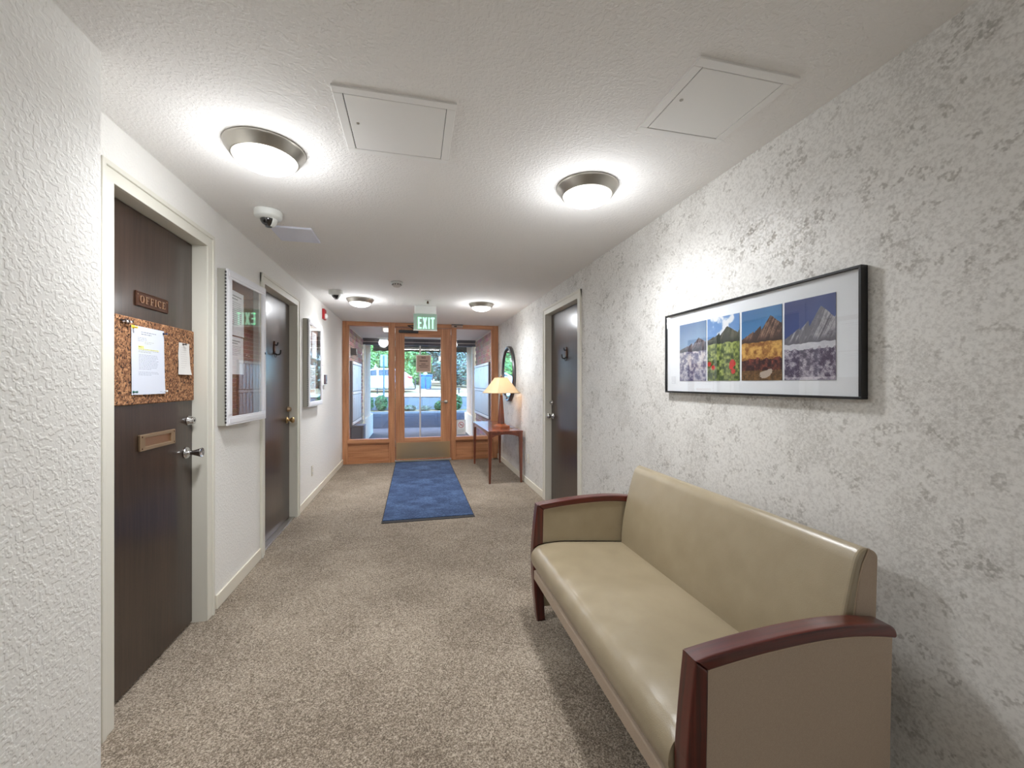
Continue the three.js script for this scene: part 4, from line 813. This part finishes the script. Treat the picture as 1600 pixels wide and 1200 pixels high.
{ // rails
  function rail(pts, label, legs) { const g = thing('street_rail', label, 'railing', 'black rails above the low wall'); add(g, 'rail', tube(pts, 0.028, 40, 8), M.black); for (const x of legs) add(g, 'post', (() => { const c = new THREE.CylinderGeometry(0.028, 0.028, 0.42, 8); c.translate(x, 0.83, -21.72); return c; })(), M.black); base(g, pts[0][0], 0.74, -21.72); }
  const Z = -21.72, y = 0.99;
  const line = (a, b, n) => Array.from({ length: n }, (_, i) => a.map((v, k) => mix(v, b[k], i / (n - 1))));
  rail([...line([-1.9, y, Z], [0.0, y, Z], 8), [0.06, y + 0.02, Z], ...line([0.065, y + 0.06, Z], [0.065, y + 0.56, Z], 5)], 'black rail left of the gap above the low wall', [-1.8, -0.7]);
  rail([...line([2.4, y, Z], [0.65, y, Z], 8), [0.585, y + 0.02, Z], ...line([0.58, y + 0.06, Z], [0.58, y + 0.56, Z], 5)], 'black rail right of the gap above the low wall', [1.8, 2.3]);
  const s = thing('street_sign', 'street sign on a dark post seen through left side light', 'street sign');
  add(s, 'post', (() => { const c = new THREE.CylinderGeometry(0.04, 0.04, 2.7, 10); c.translate(-1.47, 1.32, -21.45); return c; })(), M.post);
  add(s, 'sign_plate', (() => { const q = new RoundedBoxGeometry(0.34, 0.58, 0.02, 3, 0.009); q.translate(-1.47, 2.42, -21.48); return q; })(), M.signBack);
  base(s, -1.47, -0.06, -21.45);
}
{ // parked car, tail to the right
  const g = thing('parked_car', 'white parked car beyond the low wall', 'car'), zc = -27, X0 = -4.55, X1 = -0.10, gy = 0.76;
  const P2 = (s, pts) => { s.moveTo(...pts[0]); for (const p of pts.slice(1)) p.length === 2 ? s.lineTo(...p) : s.quadraticCurveTo(...p); s.closePath(); return s; };
  const body = P2(new THREE.Shape(), [[0, 0.30], [0.0, 0.62], [0.02, 0.78, 0.35, 0.86], [1.05, 0.95], [1.75, 1.36, 2.3, 1.44], [3.1, 1.45], [3.9, 1.40, 4.22, 1.06], [4.42, 1.0, 4.44, 0.75], [4.45, 0.32], [4.05, 0.24], [0.3, 0.22]]);
  const e = extrudeZ(body, -0.88, 0.88, 0.09, 4, 10); e.translate(X0, gy, zc); add(g, 'body', e, M.paint);
  const win = (pts) => { const q = extrudeZ(P2(new THREE.Shape(), pts), -0.885, 0.885, 0.01, 1, 8); q.translate(X0, gy, zc); return q; };
  add(g, 'window', win([[1.25, 0.97], [1.85, 1.30, 2.30, 1.36], [2.36, 1.36], [2.36, 0.98]]), M.carGlass); add(g, 'window', win([[2.44, 0.98], [2.44, 1.365], [3.05, 1.37], [3.2, 0.99]]), M.carGlass); add(g, 'window', win([[3.28, 0.99], [3.15, 1.365], [3.7, 1.34, 3.92, 1.02]]), M.carGlass);
  for (const z of [-0.72, 0.72]) add(g, 'tail_light', (() => { const q = new RoundedBoxGeometry(0.34, 0.22, 0.34, 3, 0.08); q.rotateZ(-0.4); q.translate(X0 + 4.27, gy + 0.90, zc + z); return q; })(), M.tail);
  add(g, 'bumper', (() => { const q = new RoundedBoxGeometry(0.5, 0.26, 1.72, 3, 0.1); q.translate(X0 + 4.26, gy + 0.42, zc); return q; })(), M.paint);
  for (const x of [0.85, 3.55]) for (const z of [-0.80, 0.80]) { const w = add(g, 'wheel', (() => { const q = lathe([[0.12, -0.1], [0.28, -0.1], [0.32, -0.07], [0.32, 0.07], [0.28, 0.1], [0.12, 0.1]], 28); q.rotateX(Math.PI / 2); q.translate(X0 + x, gy + 0.32 - 0.03, zc + z * 1.03); return q; })(), M.tyre); add(w, 'hub_cap', (() => { const q = lathe([[0.0001, 0.105], [0.15, 0.1], [0.2, 0.08], [0.2, -0.08], [0.15, -0.1], [0.0001, -0.105]], 20); q.rotateX(Math.PI / 2); q.translate(X0 + x, gy + 0.29, zc + z * 1.03); return q; })(), M.nickel); }
  base(g, (X0 + X1) / 2, gy - 0.03, zc);
  const b = thing('blue_bin', 'bright blue bin standing under the trees', 'bin');
  add(b, 'body', (() => { const q = new THREE.CylinderGeometry(0.58, 0.46, 0.95, 4, 1); q.rotateY(Math.PI / 4); const n = q.toNonIndexed(); n.computeVertexNormals(); n.scale(1.1, 1, 0.9); n.translate(0.86, 1.35, -32); return n; })(), M.blue);
  add(b, 'lid', (() => { const q = new RoundedBoxGeometry(1.0, 0.10, 0.85, 2, 0.03); q.rotateX(-0.12); q.translate(0.86, 1.86, -32); return q; })(), M.blue); 
  for (const x of [0.5, 1.22]) add(b, 'wheel', (() => { const q = new THREE.CylinderGeometry(0.1, 0.1, 0.06, 14); q.rotateZ(Math.PI / 2); q.translate(x, 0.97, -31.7); return q; })(), M.tyre);
  base(b, 0.86, 0.87, -32);
}
// plants: each crown is one mesh of many small leaves
function leaves(list, cols, size) {               // list of [x, y, z, rx, ry, rz, n]
  const pos = [], col = [], nor = [], c = new THREE.Color(), v = new THREE.Vector3(), ax = new THREE.Vector3(), q = new THREE.Quaternion();
  for (const [x, y, z, rx, ry, rz, n] of list) for (let i = 0; i < n; i++) {
    v.set(rr(-1, 1), rr(-1, 1), rr(-1, 1)); if (v.lengthSq() > 1 || v.lengthSq() < 0.1) { i--; continue; }
    const o = [x + v.x * rx, y + v.y * ry, z + v.z * rz], s = size * rr(0.6, 1.3); ax.set(rr(-1, 1), rr(-1, 1), rr(-1, 1)).normalize(); q.setFromAxisAngle(ax, rr(0, 6.28));
    const p = [[-s, 0, 0], [0, s * 0.45, s * 0.15], [0, -s * 0.45, s * 0.15], [s, 0, 0]].map((a) => new THREE.Vector3(...a).applyQuaternion(q)), nn = new THREE.Vector3(0, 0, 1).applyQuaternion(q);
    c.setRGB(...cols[Math.floor(rnd() * cols.length)].map((k) => k * rr(0.8, 1.2)));
    for (const k of [0, 2, 1, 1, 2, 3]) { pos.push(o[0] + p[k].x, o[1] + p[k].y, o[2] + p[k].z); nor.push(nn.x, nn.y, nn.z); col.push(c.r, c.g, c.b); }
  }
  const g = new THREE.BufferGeometry(); g.setAttribute('position', new THREE.Float32BufferAttribute(pos, 3)); g.setAttribute('normal', new THREE.Float32BufferAttribute(nor, 3)); g.setAttribute('color', new THREE.Float32BufferAttribute(col, 3)); return g;
}
const GREEN = [[0.13, 0.24, 0.04], [0.20, 0.32, 0.06], [0.08, 0.17, 0.03]], OLIVE = [[0.15, 0.18, 0.11], [0.22, 0.24, 0.18], [0.10, 0.12, 0.08]], DARKG = [[0.03, 0.12, 0.02], [0.05, 0.17, 0.035], [0.02, 0.08, 0.02]];
function tree(x, z, h, r, cols, label, lean = 0) {
  const g = thing('street_tree', label, 'tree', 'trees across the street'), gy = 0.7 + (-z - 26) * 0.026;
  const tr = (pts, r0, r1) => { const c = new THREE.CatmullRomCurve3(pts.map((p) => new THREE.Vector3(...p))), q = new THREE.TubeGeometry(c, 14, 1, 9, false), p = q.attributes.position; for (let i = 0; i < p.count; i++) { const k = Math.floor(i / 10) / 14, ce = c.getPointAt(k), s = mix(r0, r1, k); p.setXYZ(i, ce.x + (p.getX(i) - ce.x) * s, ce.y + (p.getY(i) - ce.y) * s, ce.z + (p.getZ(i) - ce.z) * s); } q.computeVertexNormals(); return q; };
  add(g, 'trunk', tr([[x, gy - 0.1, z], [x + lean * 0.3, gy + h * 0.3, z], [x + lean, gy + h * 0.7, z]], 0.2, 0.09), M.bark);
  for (let i = 0; i < 4; i++) { const a = i * 1.6 + x; add(g, 'branch', tr([[x + lean * 0.4, gy + h * 0.35, z], [x + Math.cos(a) * r * 0.4, gy + h * 0.55, z + Math.sin(a) * r * 0.4], [x + Math.cos(a) * r * 0.75, gy + h * 0.7, z + Math.sin(a) * r * 0.7]], 0.08, 0.03), M.bark); }
  const l = []; for (let i = 0; i < 12; i++) { const a = rr(0, 6.28), k = rr(0.2, 0.7) * r; l.push([x + lean + Math.cos(a) * k, gy + h * rr(0.12, 0.85), z + Math.sin(a) * k, r * 0.6, r * 0.5, r * 0.6, 900]); }
  add(g, 'foliage', leaves(l, cols, 0.13), M.leafMat); base(g, x, gy - 0.1, z);
}
const R1 = 1.62;
tree(-4.3, -33, 4.2, R1, GREEN, 'bright green tree behind the parked car'); tree(5.0, -33.4, 4.4, R1, OLIVE, 'tree with brown trunk behind right side light', -0.2);
tree(-1.5, -37.2, 4.6, R1, GREEN, 'bright green tree behind the car tail'); tree(2.7, -37.4, 4.6, R1, OLIVE, 'greyish tree right of the blue bin', 0.2);
tree(-4.4, -41.6, 5.2, R1, GREEN, 'green tree in the third row behind the car'); tree(0.4, -41.6, 5.2, R1, GREEN, 'green tree rising behind the blue bin'); tree(5.2, -41.8, 5.2, R1, OLIVE, 'grey green tree in third row on the right');
tree(-2.1, -46, 6.0, R1, GREEN, 'distant green tree left of the door centre'); tree(3.0, -46, 6.0, R1, OLIVE, 'distant grey green tree right of the door centre'); tree(-7.4, -46, 6.0, R1, GREEN, 'most distant green tree at left edge of view');
function shrub(x, z, rx, ry, cols, n, label) {
  const g = thing('garden_shrub', label, 'shrub', 'shrubs below the low wall'), y = -0.06;
  add(g, 'stem', (() => { const c = new THREE.CylinderGeometry(0.02, 0.03, ry, 6); c.translate(x, y + ry / 2, z); return c; })(), M.bark);
  add(g, 'foliage', leaves([[x, y + ry * 0.95, z, rx, ry * 0.95, 0.35, n]], cols, 0.07), M.leafMat); base(g, x, y, z);
}
[[-2.2, 'leftmost green shrub below the street sign'], [-1.55, 'green shrub under the street sign post'], [-0.9, 'green shrub beside the frame of the door']].forEach(([x, l]) => shrub(x, -20.95, 0.28, 0.40, DARKG, 1500, l));
shrub(1.28, -20.95, 0.30, 0.24, DARKG, 700, 'small green shrub at right edge of the door glass'); shrub(2.05, -20.95, 0.32, 0.42, DARKG, 1400, 'green shrub seen through the right side light');
shrub(-0.2, -20.9, 0.34, 0.14, OLIVE, 500, 'low grey shrub in the bed left of the mullion'); shrub(0.52, -20.9, 0.30, 0.12, OLIVE, 500, 'low grey shrub in the bed right of mullion');

renderer.render(scene, camera);
